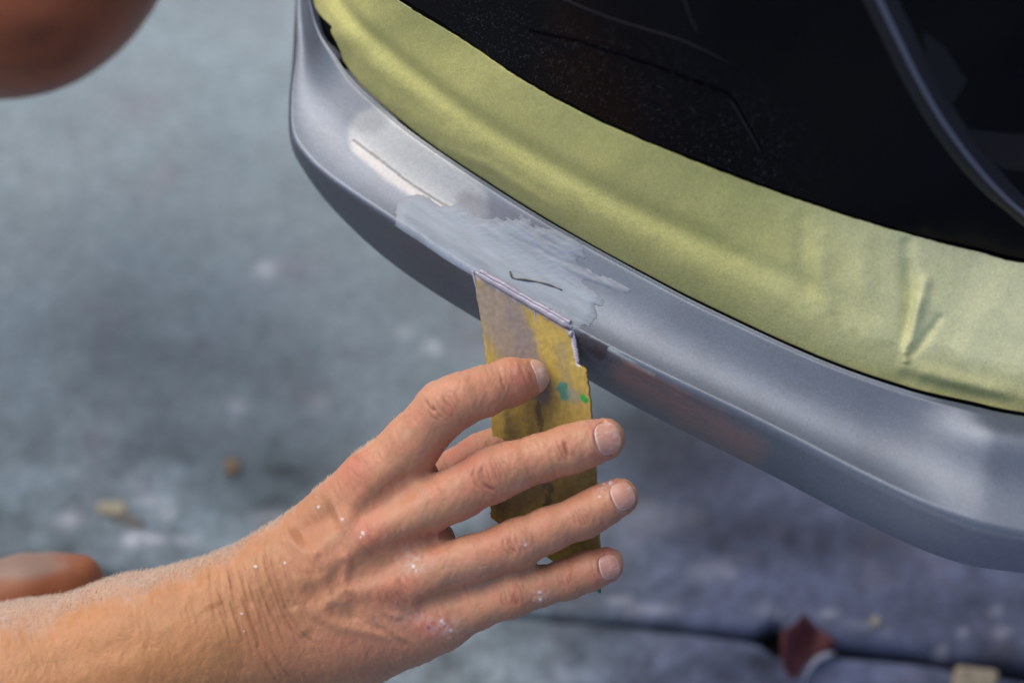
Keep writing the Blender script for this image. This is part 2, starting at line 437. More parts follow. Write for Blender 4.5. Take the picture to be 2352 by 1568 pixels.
dust = np.exp(-(du / 120) ** 2) + .25 * np.exp(-((px_ - 1700) / 500) ** 2 - ((py_ - 300) / 260) ** 2) + .06
m_gloss, b, nt = material('glossy_black', (.002, .002, .004), .2, spec=.10)
at = nt.nodes.new('ShaderNodeAttribute'); at.attribute_name = 'dust'
tc = nt.nodes.new('ShaderNodeTexCoord'); vo = nt.nodes.new('ShaderNodeTexVoronoi'); vo.inputs['Scale'].default_value = 2100
vo.inputs['Randomness'].default_value = 1
nz = nt.nodes.new('ShaderNodeTexNoise'); nz.inputs['Scale'].default_value = 300; nz.inputs['Detail'].default_value = 2
nt.links.new(tc.outputs['Object'], vo.inputs['Vector']); nt.links.new(tc.outputs['Object'], nz.inputs['Vector'])
sp = nt.nodes.new('ShaderNodeSeparateColor'); nt.links.new(vo.outputs['Color'], sp.inputs[0])
mlt = nt.nodes.new('ShaderNodeMath'); mlt.operation = 'MULTIPLY'; mlt.inputs[1].default_value = .26     # grain size from a random per cell
pw = nt.nodes.new('ShaderNodeMath'); pw.operation = 'POWER'; pw.inputs[1].default_value = 3
nt.links.new(sp.outputs[0], pw.inputs[0]); nt.links.new(pw.outputs[0], mlt.inputs[0])
m2 = nt.nodes.new('ShaderNodeMath'); m2.operation = 'MULTIPLY'; nt.links.new(mlt.outputs[0], m2.inputs[0])
cl = nt.nodes.new('ShaderNodeMath'); cl.operation = 'POWER'; cl.inputs[1].default_value = .5; nt.links.new(at.outputs['Fac'], cl.inputs[0]); nt.links.new(cl.outputs[0], m2.inputs[1])
ls = nt.nodes.new('ShaderNodeMath'); ls.operation = 'LESS_THAN'; nt.links.new(vo.outputs['Distance'], ls.inputs[0]); nt.links.new(m2.outputs[0], ls.inputs[1])
mx = nt.nodes.new('ShaderNodeMix'); mx.data_type = 'RGBA'; mx.inputs[6].default_value = (.002, .002, .004, 1); mx.inputs[7].default_value = (.24, .25, .26, 1)
nt.links.new(ls.outputs[0], mx.inputs[0]); nt.links.new(mx.outputs[2], b.inputs['Base Color'])
mesh('glossy_panel', pv, gridfaces(NS, NP_), m_gloss, car, attrs={'dust': dust})

# bvh over what we have, to stand small parts on the surfaces
def bvh_of(verts, faces): return BVHTree.FromPolygons([tuple(v) for v in verts], [tuple(int(i) for i in f) for f in faces])
bvh_panel = bvh_of(pv, gridfaces(NS, NP_)); bvh_bump = bvh_of(BV, gridfaces(NS, NR))
def hit(bvh, px, py):
    o = Vector(CAM); d = Vector(ray(px, py)); loc, nor, _, _ = bvh.ray_cast(o, d)
    if loc is None: return None, None
    if nor.dot(d) > 0: nor = -nor
    return np.array(loc), np.array(nor)

def tube(name, pts, radii, mat, parent=None, seg=10, flat=1.0, nrm=None, **kw):
    pts = np.asarray(pts, float); n = len(pts); radii = np.broadcast_to(radii, (n,))
    tg = np.gradient(pts, axis=0); tg /= np.linalg.norm(tg, axis=1)[:, None]
    ref = np.asarray(nrm if nrm is not None else [0, 0, 1.0]); ref = np.broadcast_to(ref, (n, 3))
    s = np.cross(tg, ref); s /= np.linalg.norm(s, axis=1)[:, None]; u = np.cross(s, tg)
    a = np.linspace(0, 2 * np.pi, seg, endpoint=False)
    V = pts[:, None] + radii[:, None, None] * (np.cos(a)[None, :, None] * s[:, None] + flat * np.sin(a)[None, :, None] * u[:, None])
    f = [(i * seg + j, i * seg + (j + 1) % seg, (i + 1) * seg + (j + 1) % seg, (i + 1) * seg + j) for i in range(n - 1) for j in range(seg)]
    f += [tuple(range(seg))[::-1], tuple((n - 1) * seg + j for j in range(seg))]
    return mesh(name, V.reshape(-1, 3), f, mat, parent, **kw)

# curved edge strip on the panel
ap = catmull([(1960, -160, 0), (1990, -70, 0), (2022, 0, 0), (2062, 82, 0), (2108, 175, 0), (2160, 265, 0), (2222, 352, 0), (2290, 430, 0), (2360, 492, 0), (2440, 545, 0), (2540, 600, 0)], 90)
pp = []; nn = []
for x, y, _ in ap:
    l, n_ = hit(bvh_panel, x, y)
    if l is not None: pp.append(l + n_ * .0002); nn.append(n_)
m_in0, b, nt = material('halo_band_grey', (.012, .012, .02), .42, spec=.3)  # wide dark-grey band added for the soft halo beside the strip
m_edge, b, nt = material('satin_edge_strip', (.13, .14, .20), .42, metal=.2, spec=.5)
tube('halo_band', np.array(pp) - np.array(nn) * .0006, .0062, m_in0, car, seg=20, flat=.22, nrm=nn)
tube('edge_strip', pp, .00135, m_edge, car, seg=12, flat=.9, nrm=nn)
# thin cover plate standing a little proud of the panel, with a visible lit edge
def plate_on(name, outline, h, mat, bvh=bvh_panel, parent=car, sub=1):
    o2 = []
    for i in range(len(outline)):
        a = np.array(outline[i], float); b_ = np.array(outline[(i + 1) % len(outline)], float)
        k = max(2, int(np.hypot(*(b_ - a)) / 26))
        for t in range(k): o2.append(a + (b_ - a) * t / k)
    top = []; bot = []
    for x, y in o2:
        l, n_ = hit(bvh, x, y); top.append(l + n_ * h); bot.append(l - n_ * .0002)
    cx, cy = np.mean(o2, 0); l, n_ = hit(bvh, cx, cy)
    n = len(o2)
    # inner rings so the plate follows the curved surface
    rings = [top]
    for r in (.75, .5, .25):
        rg = []
        for x, y in o2:
            ll, n2_ = hit(bvh, cx + (x - cx) * r, cy + (y - cy) * r); rg.append(ll + n2_ * h)
        rings.append(rg)
    V = bot + [p for rg in rings for p in rg] + [l + n_ * h]
    f = []
    for k in range(len(rings)):
        for i in range(n): f.append((k * n + i, k * n + (i + 1) % n, (k + 1) * n + (i + 1) % n, (k + 1) * n + i))
    last = len(rings) * n; c_ = len(V) - 1
    for i in range(n): f.append((last + i, last + (i + 1) % n, c_))
    qx_, qy_ = l2p(w2l(np.array(V))); dd_, _ = segdist(qx_, qy_, [(1120, 60), (1350, 160), (1560, 260), (1720, 350)])
    return mesh(name, V, f, mat, parent, smooth=False, attrs={'dust': np.exp(-(dd_ / 120) ** 2) * .9 + .05})
plate_on('cover_plate', [(1215, 70), (1330, 95), (1500, 150), (1675, 216), (1755, 354), (1690, 364), (1610, 352), (1480, 300), (1330, 220)], .0009, m_gloss)
m_line, b, nt = material('lit_plate_edge', (.03, .03, .038), .5, spec=.25)  # paler grey puts the light on the edge into its colour
def surf_line(name, pts, r, mat, bvh, off, parent=car, n=24, flat=.6, taper=True, **kw):
    c_ = catmull([(x, y, 0) for x, y in pts], n); P_ = []; N_ = []
    for x, y, _ in c_:
        l, nn_ = hit(bvh, x, y)
        if l is None: continue
        P_.append(l + nn_ * off); N_.append(nn_)
    k = len(P_); rad = r * (np.clip(np.sin(np.linspace(.12, np.pi - .12, k)) * 2.2, .15, 1) if taper else np.ones(k))
    return tube(name, P_, rad, mat, parent, seg=8, flat=flat, nrm=N_, **kw)
surf_line('plate_edge', [(1678, 222), (1715, 285), (1750, 348)], .00028, m_line, bvh_panel, .0010)
surf_line('plate_edge', [(1562, -40), (1583, 30), (1604, 74)], .00028, m_line, bvh_panel, .0002)
surf_line('plate_edge', [(1230, -30), (1400, 40), (1560, 90), (1690, 150)], .0002, m_line, bvh_panel, .0002)
m_in, b, nt = material('reflection_grey', (.009, .0095, .014), .5, spec=.2)  # grey plates added to stand in for faint reflections in the panel
plate_on('reflection_plate', [(2120, 70), (2170, 105), (2222, 185), (2180, 250), (2135, 190)], .0004, m_in)
plate_on('reflection_plate', [(2215, 295), (2352, 308), (2420, 330), (2420, 400), (2300, 385), (2250, 345)], .0004, m_in)

# ------------------------------------------------------------------ masking paper
def paper_off(s, t, x, y):
    o = wall(s, t) + .0012
    q = p3(x, y)
    o = o + .0018 * (fbm(q, 300, 101, 2) - .5) + .0005 * (fbm(q * np.array([1, 1, 1]), 60, 103, 3) - .5)
    # folds: (points, width, height)
    for pts, w, h in [([(2085, 560), (2095, 690), (2083, 812)], 16, -.0030), ([(2130, 640), (2105, 730), (2084, 812)], 13, .0030), ([(2160, 725), (2120, 780), (2086, 814)], 10, -.0018),
                      ([(1990, 560), (2000, 680), (2060, 800)], 26, .0012), ([(1850, 500), (1855, 600), (1880, 700)], 18, -.0014), ([(1900, 540), (1905, 640), (1930, 730)], 18, .0012),
                      ([(2086, 790), (2086, 830)], 9, .0016), ([(2300, 640), (2240, 760), (2200, 850)], 40, .0012), ([(2085, 835), (2190, 865), (2352, 905)], 20, .0016), ([(2085, 862), (2190, 890), (2352, 930)], 18, -.0012),
                      ([(1030, 340), (1140, 385), (1230, 440), (1330, 500)], 12, .0009), ([(800, 120), (900, 200), (1000, 262), (1150, 345)], 24, -.0010), ([(1700, 560), (1760, 640), (1850, 700)], 30, .0006)]:
        d, par = segdist(x, y, pts)
        o = o + 1.05 * h * np.exp(-(d / w) ** 2) * np.clip(np.sin(np.pi * np.clip(par, .12, .95)) * 1.5, .2, 1)
    return o
NTp = 120
tvp = np.linspace(0, 1, NTp)
s0 = np.searchsorted(SV, 1.2); svp = np.arange(s0, NS)
# where the paper starts above the gap: it is lifted back near the far end
tlow = .075 + .30 * np.interp(SV, [1.2, 2.0, 2.55, 2.95, 3.0, 3.35, 3.7, 4.1, 18], [.0, .02, .36, .62, .45, .36, .18, .0, .0])
SP_, TP_ = np.meshgrid(svp, tvp, indexing='ij')
hi = 1.0
jag = (fbm(p3(SV * 60, SV * 0), 8, 55, 4) - .5) * .009
TPP = tlow[SP_] * (1 - TP_) + (hi + jag[SP_]) * TP_
base = W0[SP_] * (1 - TPP[..., None]) + Tc[SP_] * TPP[..., None]
qx, qy = l2p(w2l(base.reshape(-1, 3)))
sx = SV[SP_].ravel(); off = paper_off(sx, TPP.ravel(), qx, qy)
pvt = base.reshape(-1, 3) + outn[SP_].reshape(-1, 3) * off[:, None]
qx, qy = l2p(w2l(pvt)); q = p3(qx, qy)
n1 = fbm(q, 220, 201, 3); n2 = fbm(q, 40, 203, 4); n3 = fbm(q, 6, 204, 3)
c = np.tile([.62, .60, .225], (len(q), 1))
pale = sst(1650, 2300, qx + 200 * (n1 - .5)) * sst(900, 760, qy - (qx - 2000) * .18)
c = mixc(c, pale * .75, (.84, .85, .55))  # right end paler: its stronger light mixed into the paper colour
c = mixc(c, sst(.5, .75, n1) * .2, (.48, .50, .22))
c = mixc(c, sst(.10, .02, np.abs(TPP.ravel() - .18) - .10 + .2 * (n2 - .5)) * .18, (.30, .28, .15))       # sanding dirt along the lower edge
c = mixc(c, sst(.13, .02, TPP.ravel() - .08) * .22, (.26, .26, .13))
c *= (.91 + .18 * n3)[:, None] * (.94 + .12 * n2)[:, None]
m_paper, b, nt = material('masking_paper', rough=.62, spec=.25, col=True)
modulate(nt, b, 1300, .88, 1.12, 3); bp1 = bump(nt, b, 900, .35, .0004, 3)
bump(nt, b, 200, .15, .0005, 4, chain=bp1)
nv, nw = SP_.shape
top = pvt; bot = pvt - outn[SP_].reshape(-1, 3) * .00022
F = gridfaces(nv, nw); F2 = gridfaces(nv, nw, off=len(top), flip=True)
i = np.arange(nv - 1); L = len(top)
e1 = np.stack([i * nw, (i + 1) * nw, L + (i + 1) * nw, L + i * nw], -1)[:, ::-1]
e2 = np.stack([i * nw + nw - 1, (i + 1) * nw + nw - 1, L + (i + 1) * nw + nw - 1, L + i * nw + nw - 1], -1)
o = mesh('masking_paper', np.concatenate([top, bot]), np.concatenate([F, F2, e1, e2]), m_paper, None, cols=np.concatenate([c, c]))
tag(o, 'olive yellow masking paper strip taped along the car above the silver bumper lip', 'masking paper')

# ------------------------------------------------------------------ spatula
def plate_z(px, py): return .416 * (px - 1200) - .15 * (py - 690) - 6
left = [(1085, 622), (1090, 650), (1098, 690), (1108, 740), (1114, 790), (1122, 850), (1128, 930), (1133, 1000), (1133, 1060), (1130, 1120), (1127, 1168), (1128, 1190)]
right_ = [(1318, 757), (1320, 775), (1326, 800), (1331, 835), (1346, 846), (1352, 872), (1358, 930), (1364, 1000), (1370, 1080), (1374, 1170), (1376, 1250), (1376, 1362)]
Lc = catmull([(x, y, 0) for x, y in left], 230); Rc = catmull([(x, y, 0) for x, y in right_], 230)
# sharpen the notch on the right edge
NUx = 96
u = np.linspace(0, 1, NUx)
LX = Lc[:, None, :2] * (1 - u[None, :, None]) + Rc[:, None, :2] * u[None, :, None]
wob = (fbm(p3(np.arange(230.) * 3, np.arange(230.) * 0), 12, 301, 4) - .5)
LX[:, :, 0] += (wob[:, None] * 5) * (np.abs(u - .5) * 2)[None] ** 6
tw = (fbm(p3(u * 280, u * 0 + 50), 14, 303, 4) - .5)
LX[:, :, 1] += 5 * tw[None] * np.exp(-np.arange(230) / 6.)[:, None]
# rounded lower corners
vv = np.linspace(0, 1, 230)
lz = plate_z(LX[..., 0], LX[..., 1])
loc = np.stack([(LX[..., 0] - 1176) * (1 - lz / DPX), (784 - LX[..., 1]) * (1 - lz / DPX), lz], -1)
front = l2w(loc.reshape(-1, 3)).reshape(loc.shape)
pn = np.cross(front[-1, 0] - front[0, 0], front[0, -1] - front[0, 0]); pn /= np.linalg.norm(pn)
if pn @ LOOK > 0: pn = -pn
bow = .0012 * np.sin(np.pi * vv)[:, None] * np.ones((1, NUx))
front = front + pn * bow[..., None]
TH = .0017
back = front - pn * TH
V = np.concatenate([front.reshape(-1, 3), back.reshape(-1, 3)]); Lf = 230 * NUx
F = gridfaces(230, NUx); Fb = gridfaces(230, NUx, off=Lf, flip=True)
i = np.arange(229); j = np.arange(NUx - 1)
sk = [np.stack([i * NUx, i * NUx + Lf, (i + 1) * NUx + Lf, (i + 1) * NUx], -1), np.stack([i * NUx + NUx - 1, (i + 1) * NUx + NUx - 1, (i + 1) * NUx + NUx - 1 + Lf, i * NUx + NUx - 1 + Lf], -1),
      np.stack([j, j + 1, j + 1 + Lf, j + Lf], -1), np.stack([229 * NUx + j, 229 * NUx + j + Lf, 229 * NUx + j + 1 + Lf, 229 * NUx + j + 1], -1)]
X = LX[..., 0].ravel(); Y = LX[..., 1].ravel(); q = p3(X, Y)
n1 = fbm(q, 90, 311, 4); n2 = fbm(q * np.array([1, .35, 1]), 18, 313, 4); n3 = fbm(q, 9, 315, 3)
yel = np.array([.43, .31, .075])
c = np.tile(yel, (len(X), 1)) * (.8 + .45 * n1)[:, None]
c = mixc(c, sst(.5, .72, n2) * .4, (.25, .19, .06))
grey = (.27, .225, .20)
d, _ = segdist(X + 26 * (n2 - .5), Y + 26 * (n1 - .5), [(1125, 685), (1150, 740), (1190, 805)])
c = mixc(c, sst(62, 30, d + 18 * (n3 - .5)) * .85, grey)
d, _ = segdist(X + 20 * (n2 - .5), Y, [(1180, 690), (1210, 800), (1235, 850), (1250, 905)])
c = mixc(c, sst(30, 14, d + 12 * (n3 - .5)) * .85, (.24, .20, .185))
d, _ = segdist(X + 14 * (n2 - .5), Y, [(1290, 800), (1300, 860), (1310, 905), (1330, 910)])
c = mixc(c, sst(20, 8, d + 10 * (n3 - .5)) * .45, (.30, .25, .15))
d, _ = segdist(X + 24 * (n2 - .5), Y, [(1165, 930), (1180, 1000), (1170, 1080), (1150, 1180)])
c = mixc(c, sst(26, 4, d + 24 * (n3 - .5)) * .6, (.15, .11, .06))
d, _ = segdist(X + 18 * (n2 - .5), Y, [(1240, 930), (1243, 1010), (1240, 1060), (1262, 1120), (1250, 1200)])
c = mixc(c, sst(13, 3, d + 16 * (n3 - .5)) * .7, (.10, .06, .05))
d, _ = segdist(X, Y, [(1140, 1130), (1180, 1150), (1230, 1110)])
c = mixc(c, sst(46, 20, d + 16 * (n3 - .5)) * .65, (.17, .12, .075))
d, _ = segdist(X + 10 * (n2 - .5), Y, [(1294, 888), (1300, 905)])
c = mixc(c, sst(15, 9, d + 10 * (n3 - .5)) * .9, (.05, .24, .19))
d, _ = segdist(X, Y, [(1315, 900), (1322, 915)])
c = mixc(c, sst(13, 7, d + 6 * (n3 - .5)) * .7, (.28, .27, .20))
d, _ = segdist(X, Y, [(1341, 911), (1348, 918)])
c = mixc(c, sst(8, 5, d + 3 * (n3 - .5)), (.03, .33, .06))
d, _ = segdist(X, Y, [(1350, 1362), (1380, 1355)])
c = mixc(c, sst(14, 7, d), (.04, .25, .12))
d, _ = segdist(X, Y, [(1085, 622), (1318, 757)])
c = mixc(c, sst(14, 5, d + 10 * (n3 - .5)) * .7, (.52, .47, .55))
d, _ = segdist(X, Y, [(1316, 757), (1320, 790), (1331, 835)])
c = mixc(c, sst(8, 3, d + 3 * (n3 - .5)) * .85, (.60, .56, .66))
c2 = np.concatenate([c, c * .9])
m_spat, b, nt = material('yellow_plastic', rough=.42, spec=.45, col=True)
modulate(nt, b, 500, .85, 1.15, 4); bp1 = bump(nt, b, 500, .25, .0005, 4, stretch=(1, .3, .3)); bump(nt, b, 60, .2, .0008, 4, chain=bp1)
spat = tag(empty('spatula', front[-1, NUx // 2]), 'worn yellow plastic filler spatula held by the hand against the bumper crease', 'spatula')
mesh('blade', V, np.concatenate([F, Fb] + sk), m_spat, spat, cols=c2)
# bead of wet filler along the working edge, smears down the side
m_wet, b, nt = material('wet_filler', (.36, .34, .43), .2, spec=.6, Coat_Weight=.3)
bump(nt, b, 300, .15, .0004, 3)
te = front[0] - pn * TH * .5
nb = 140
ts = np.linspace(.03, .985, nb); ed = np.array([[np.interp(t, u, te[:, k]) for k in range(3)] for t in ts])
wv = fbm(p3(ts * 300, ts * 0), 95, 401, 3)
ed = ed + pn * (.0009 + .0004 * (wv - .5))[:, None] + Z * (.0007 + .0006 * (wv - .5))[:, None]
tube('filler_bead', ed, .00125 * (.55 + .8 * wv) * np.clip(np.sin(np.linspace(.1, 3.04, nb)) * 3, .4, 1), m_wet, spat, seg=12, flat=.9, nrm=pn)
ed2 = ed + Z * .0016 - pn * .0009 + RIGHT * .0006
tube('filler_bead', ed2[4:-6], .0009 * (.5 + 1.0 * wv[::-1][4:-6]), m_wet, spat, seg=10, nrm=pn)
def pt_on_plate(x, y, o=.0004):
    z = plate_z(x, y); vvv = np.clip((y - (622 + (x - 1085) * .58)) / 590, 0, 1)
    return P(x, y, z) + pn * (o + .0012 * math.sin(math.pi * vvv))
smear = [pt_on_plate(1316 + (y - 757) * .18 + 1.5 * math.sin(y), y, .0002) for y in np.linspace(757, 832, 24)]
tube('filler_smear', smear, .0006 * (.6 + .8 * fbm(p3(np.arange(24.) * 8, np.arange(24.) * 0), 20, 405, 3)), m_wet, spat, seg=8, flat=.7, nrm=pn)
sm2 = [pt_on_plate(1086 + (y - 622) * .22, y, .0002) for y in np.linspace(622, 662, 14)]
tube('filler_smear', sm2, np.linspace(.0007, .0002, 14), m_wet, spat, seg=8, flat=.7, nrm=pn)
sm3 = [pt_on_plate(1228 + (y - 712) * .14, y, .0002) for y in np.linspace(708, 748, 14)]
tube('filler_smear', sm3, np.linspace(.0005, .0002, 14), m_wet, spat, seg=8, flat=.5, nrm=pn)
bl_ = [pt_on_plate(1306 + 3 * k, 762 + 2.5 * (k % 3), .0006) for k in range(5)]
tube('filler_smear', bl_, [.0004, .0010, .0012, .0009, .0004], m_wet, spat, seg=10, nrm=pn)

# loose fibre stuck in the filler
m_fib, b, nt = material('dark_fibre', (.11, .10, .10), .5)
fp = catmull([(1172, 627, 0), (1178, 640, 0), (1205, 645, 0), (1240, 650, 0), (1268, 658, 0), (1291, 667, 0)], 40)
FP = []
for k, (x, y, _) in enumerate(fp):
    l, n_ = hit(bvh_bump, x, y); FP.append(l + n_ * (.0009 + .0003 * math.sin(k * .5)))
o = tube('fibre', FP, np.linspace(.00042, .00026, 40), m_fib, seg=8); tag(o, 'thin dark fibre lying in the pale filler above the spatula edge', 'fibre')

# ------------------------------------------------------------------ person: implicit surface -> mesh
def roundcone(p, a, b, ra, rb):
    ba = b - a; l2 = ba @ ba; rr = ra - rb; a2 = l2 - rr * rr
    if a2 <= 1: return np.linalg.norm(p - a, axis=-1) - ra
    il2 = 1 / l2
    pa = p - a; y = pa @ ba; z = y - l2
    x2 = ((pa * l2 - y[..., None] * ba) ** 2).sum(-1)
    y2 = y * y * l2; z2 = z * z * l2
    k = np.sign(rr) * rr * rr * x2
    r = (np.sqrt(x2 * a2 * il2) + y * rr) * il2 - ra
    r = np.where(np.sign(z) * a2 * z2 > k, np.sqrt(x2 + z2) * il2 - rb, r)
    return np.where(np.sign(y) * a2 * y2 < k, np.sqrt(x2 + y2) * il2 - ra, r)
def smin(a, b, k):
    h = np.clip(.5 + .5 * (b - a) / k, 0, 1); return b * (1 - h) + a * h - k * h * (1 - h)
def chain(pts):
    out = []
    for a, b in zip(pts[:-1], pts[1:]):
        ka = 1 - a[2] / DPX; kb = 1 - b[2] / DPX
        out.append((local(*a[:3]), local(*b[:3]), a[3] * ka, b[3] * kb))
    return out
HAND = [  # (k inside group, k to the rest, chains)
 (60, 0, [[(-620, 1880, -150, 255), (60, 1622, -110, 228), (330, 1520, -80, 192), (500, 1462, -60, 160)],
          [(480, 1440, -55, 150), (600, 1375, -42, 122), (668, 1322, -32, 104), (800, 1195, -15, 86)],
          [(480, 1490, -60, 155), (640, 1470, -50, 128), (760, 1465, -40, 100), (920, 1440, -25, 78)],
          [(700, 1290, -25, 92), (862, 1112, 22, 80)],
          [(730, 1340, -5, 88), (885, 1213, 38, 74)],
          [(760, 1400, -10, 88), (945, 1335, 33, 70)],
          [(780, 1455, -30, 88), (1008, 1424, 5, 66)],
          [(740, 1480, -100, 100), (800, 1478, -100, 96), (960, 1440, -75, 70)],
          [(760, 1350, -95, 85), (930, 1250, -70, 66), (960, 1370, -60, 60)]]),
 (16, 34, [[(862, 1112, 22, 78), (945, 1020, 66, 66), (1020, 937, 98, 64), (1062, 915, 97, 59), (1111, 899, 85, 56), (1172, 877, 62, 54), (1214, 868, 38, 45)]]),
 (16, 34, [[(885, 1213, 38, 72), (970, 1170, 68, 61), (1051, 1133, 88, 59), (1132, 1090, 97, 62), (1175, 1073, 95, 57), (1240, 1052, 91, 54), (1301, 1034, 88, 55), (1345, 1020, 85, 52), (1388, 1008, 80, 49)]]),
 (16, 34, [[(945, 1335, 33, 68), (1020, 1303, 60, 56), (1085, 1281, 74, 52), (1192, 1246, 84, 55), (1260, 1216, 82, 50), (1342, 1185, 78, 49), (1380, 1163, 76, 47), (1421, 1142, 73, 45)]]),
 (16, 34, [[(1008, 1424, 5, 66), (1094, 1394, 30, 50), (1180, 1366, 45, 49), (1240, 1347, 44, 45), (1301, 1330, 42, 45), (1350, 1312, 39, 44), (1391, 1297, 34, 42)]]),
 (20, 40, [[(730, 1320, -110, 88), (880, 1190, -130, 72), (1015, 1106, -122, 60), (1110, 1052, -116, 56), (1200, 1002, -112, 47)]]),
 (16, 26, [[(930, 1135, 5, 56), (968, 1090, -8, 40)], [(960, 1255, 15, 50), (1008, 1236, 15, 38)], [(1020, 1356, 5, 44), (1058, 1346, 8, 32)]]),
]
HP = [(kg, kr, [chain(c) for c in ch]) for kg, kr, ch in HAND]
def hand_sdf(p):
    d = None
    for kg, kr, chs in HP:
        g = None
        for ch in chs:
            for a, b, ra, rb in ch:
                e = roundcone(p, a, b, ra, rb); g = e if g is None else smin(g, e, kg if g is not None else 1)
        d = g if d is None else smin(d, g, kr)
    return d
def mk_sdf(groups):
    G = [(kg, [chain(c) for c in chs]) for kg, chs in groups]
    def f(p):
        g = None
        for kg, chs in G:
            for ch in chs:
                for a, b, ra, rb in ch:
                    e = roundcone(p, a, b, ra, rb); g = e if g is None else smin(g, e, kg)
        return g
    return f
def surface_nets(f, lo, hi, h):
    ax = [np.arange(lo[k], hi[k] + h, h) for k in range(3)]
    n = [len(a) for a in ax]
    D = np.empty(n, np.float32)
    for i in range(0, n[0], 16):
        g = np.stack(np.meshgrid(ax[0][i:i + 16], ax[1], ax[2], indexing='ij'), -1)
        D[i:i + 16] = f(g)
    ins = D < 0
    cnt = np.zeros([k - 1 for k in n], np.int8)
    cor = [(a, b, c) for a in (0, 1) for b in (0, 1) for c in (0, 1)]
    for a, b, c in cor: cnt += ins[a:n[0] - 1 + a, b:n[1] - 1 + b, c:n[2] - 1 + c]
    act = (cnt > 0) & (cnt < 8); idx = np.full(act.shape, -1, np.int64); ii = np.nonzero(act); idx[ii] = np.arange(len(ii[0]))
    acc = np.zeros((len(ii[0]), 3)); w = np.zeros(len(ii[0]))
    for a in cor:
        for k in range(3):
            if a[k] == 0:
                b = list(a); b[k] = 1
                da = D[ii[0] + a[0], ii[1] + a[1], ii[2] + a[2]]; db = D[ii[0] + b[0], ii[1] + b[1], ii[2] + b[2]]
                m = (da < 0) != (db < 0); t = np.where(m, da / np.where(m, da - db, 1), 0)
                q = np.tile(np.array(a, float), (len(t), 1)); q[:, k] += t
                acc[m] += q[m]; w[m] += 1
    V = acc / w[:, None] + np.stack(ii, -1); V = V * h + np.array(lo)
    F = []
    for k in range(3):
        o1, o2 = (k + 1) % 3, (k + 2) % 3
        sl0 = [slice(None)] * 3; sl1 = [slice(None)] * 3; sl0[k] = slice(0, n[k] - 1); sl1[k] = slice(1, n[k])
        a = ins[tuple(sl0)]; b = ins[tuple(sl1)]
        for sgn in (1, 0):
            m = (a & ~b) if sgn else (~a & b)
            e = np.stack(np.nonzero(m), -1); e = e[(e[:, o1] > 0) & (e[:, o2] > 0) & (e[:, o1] < n[o1] - 1) & (e[:, o2] < n[o2] - 1)]
            def cell(d1, d2):
                c = e.copy(); c[:, o1] -= d1; c[:, o2] -= d2; return idx[c[:, 0], c[:, 1], c[:, 2]]
            q = np.stack([cell(1, 1), cell(0, 1), cell(0, 0), cell(1, 0)], -1)
            F.append(q if sgn else q[:, ::-1])
    return V, np.concatenate(F)
def subdiv(V, F):
    E = np.concatenate([np.sort(F[:, [k, (k + 1) % 4]], 1) for k in range(4)])
    U, inv = np.unique(E, axis=0, return_inverse=True); inv = inv.reshape(-1); nf = len(F); nV = len(V)
    mid = V[U].mean(1); fc = V[F].mean(1)
    e = [nV + inv[k * nf:(k + 1) * nf] for k in range(4)]; c = nV + len(U) + np.arange(nf)
    NF = np.concatenate([np.stack([F[:, k], e[k], c, e[(k - 1) % 4]], -1) for k in range(4)])
    return np.concatenate([V, mid, fc]), NF
def grad(f, V, e=1.0):
    ks = np.array([[1, -1, -1], [-1, -1, 1], [-1, 1, -1], [1, 1, 1.]]); g = 0
    for k in ks: g = g + k * f(V + k * e)[:, None]
    return g / (np.linalg.norm(g, axis=1)[:, None] + 1e-9)
def project(f, V, it=2):
    for _ in range(it):
        g = grad(f, V); V = V - g * np.clip(f(V), -8, 8)[:, None]
    return V, grad(f, V, 2.5)

V, F = surface_nets(hand_sdf, (-1750, -1150, -420), (360, 40, 190), 7.0)
V, F = subdiv(V, F)
V, N = project(hand_sdf, V)
X, Y = l2p(V)
facing = sst(.05, .45, N[:, 2])
disp = np.zeros(len(V)); red = np.zeros(len(V)); dark = np.zeros(len(V)); white = np.zeros(len(V))
q3 = V.copy()
def feat(pts, w, h, ends=True, tgt=None, strength=0.0, wob=0):
    global disp
    xs = [p[0] for p in pts]; ys = [p[1] for p in pts]; m = 3.2 * w + 6
    s = np.nonzero((X > min(xs) - m) & (X < max(xs) + m) & (Y > min(ys) - m) & (Y < max(ys) + m) & (facing > 0))[0]
    if not len(s): return
    d, par = segdist(X[s], Y[s], pts)
    e = np.exp(-(d / w) ** 2)
    if ends: e = e * np.clip(np.sin(np.pi * np.clip(par, .03, .97)) * 1.8, 0, 1)
    disp[s] += h * e * facing[s]
    if tgt is not None: tgt[s] = np.maximum(tgt[s], strength * e * facing[s])
def bez(pts, n=9): return [tuple(p[:2]) for p in catmull([(x, y, 0) for x, y in pts], n)]
rnd = random.Random(11)
def crease(pts, w=3.2, h=-2.6, dk=.45):
    feat(bez(pts), w, h * 1.35, tgt=dark, strength=dk)
    # the skin swells a little on both sides
    feat(bez(pts), w * 3.2, -h * .28)
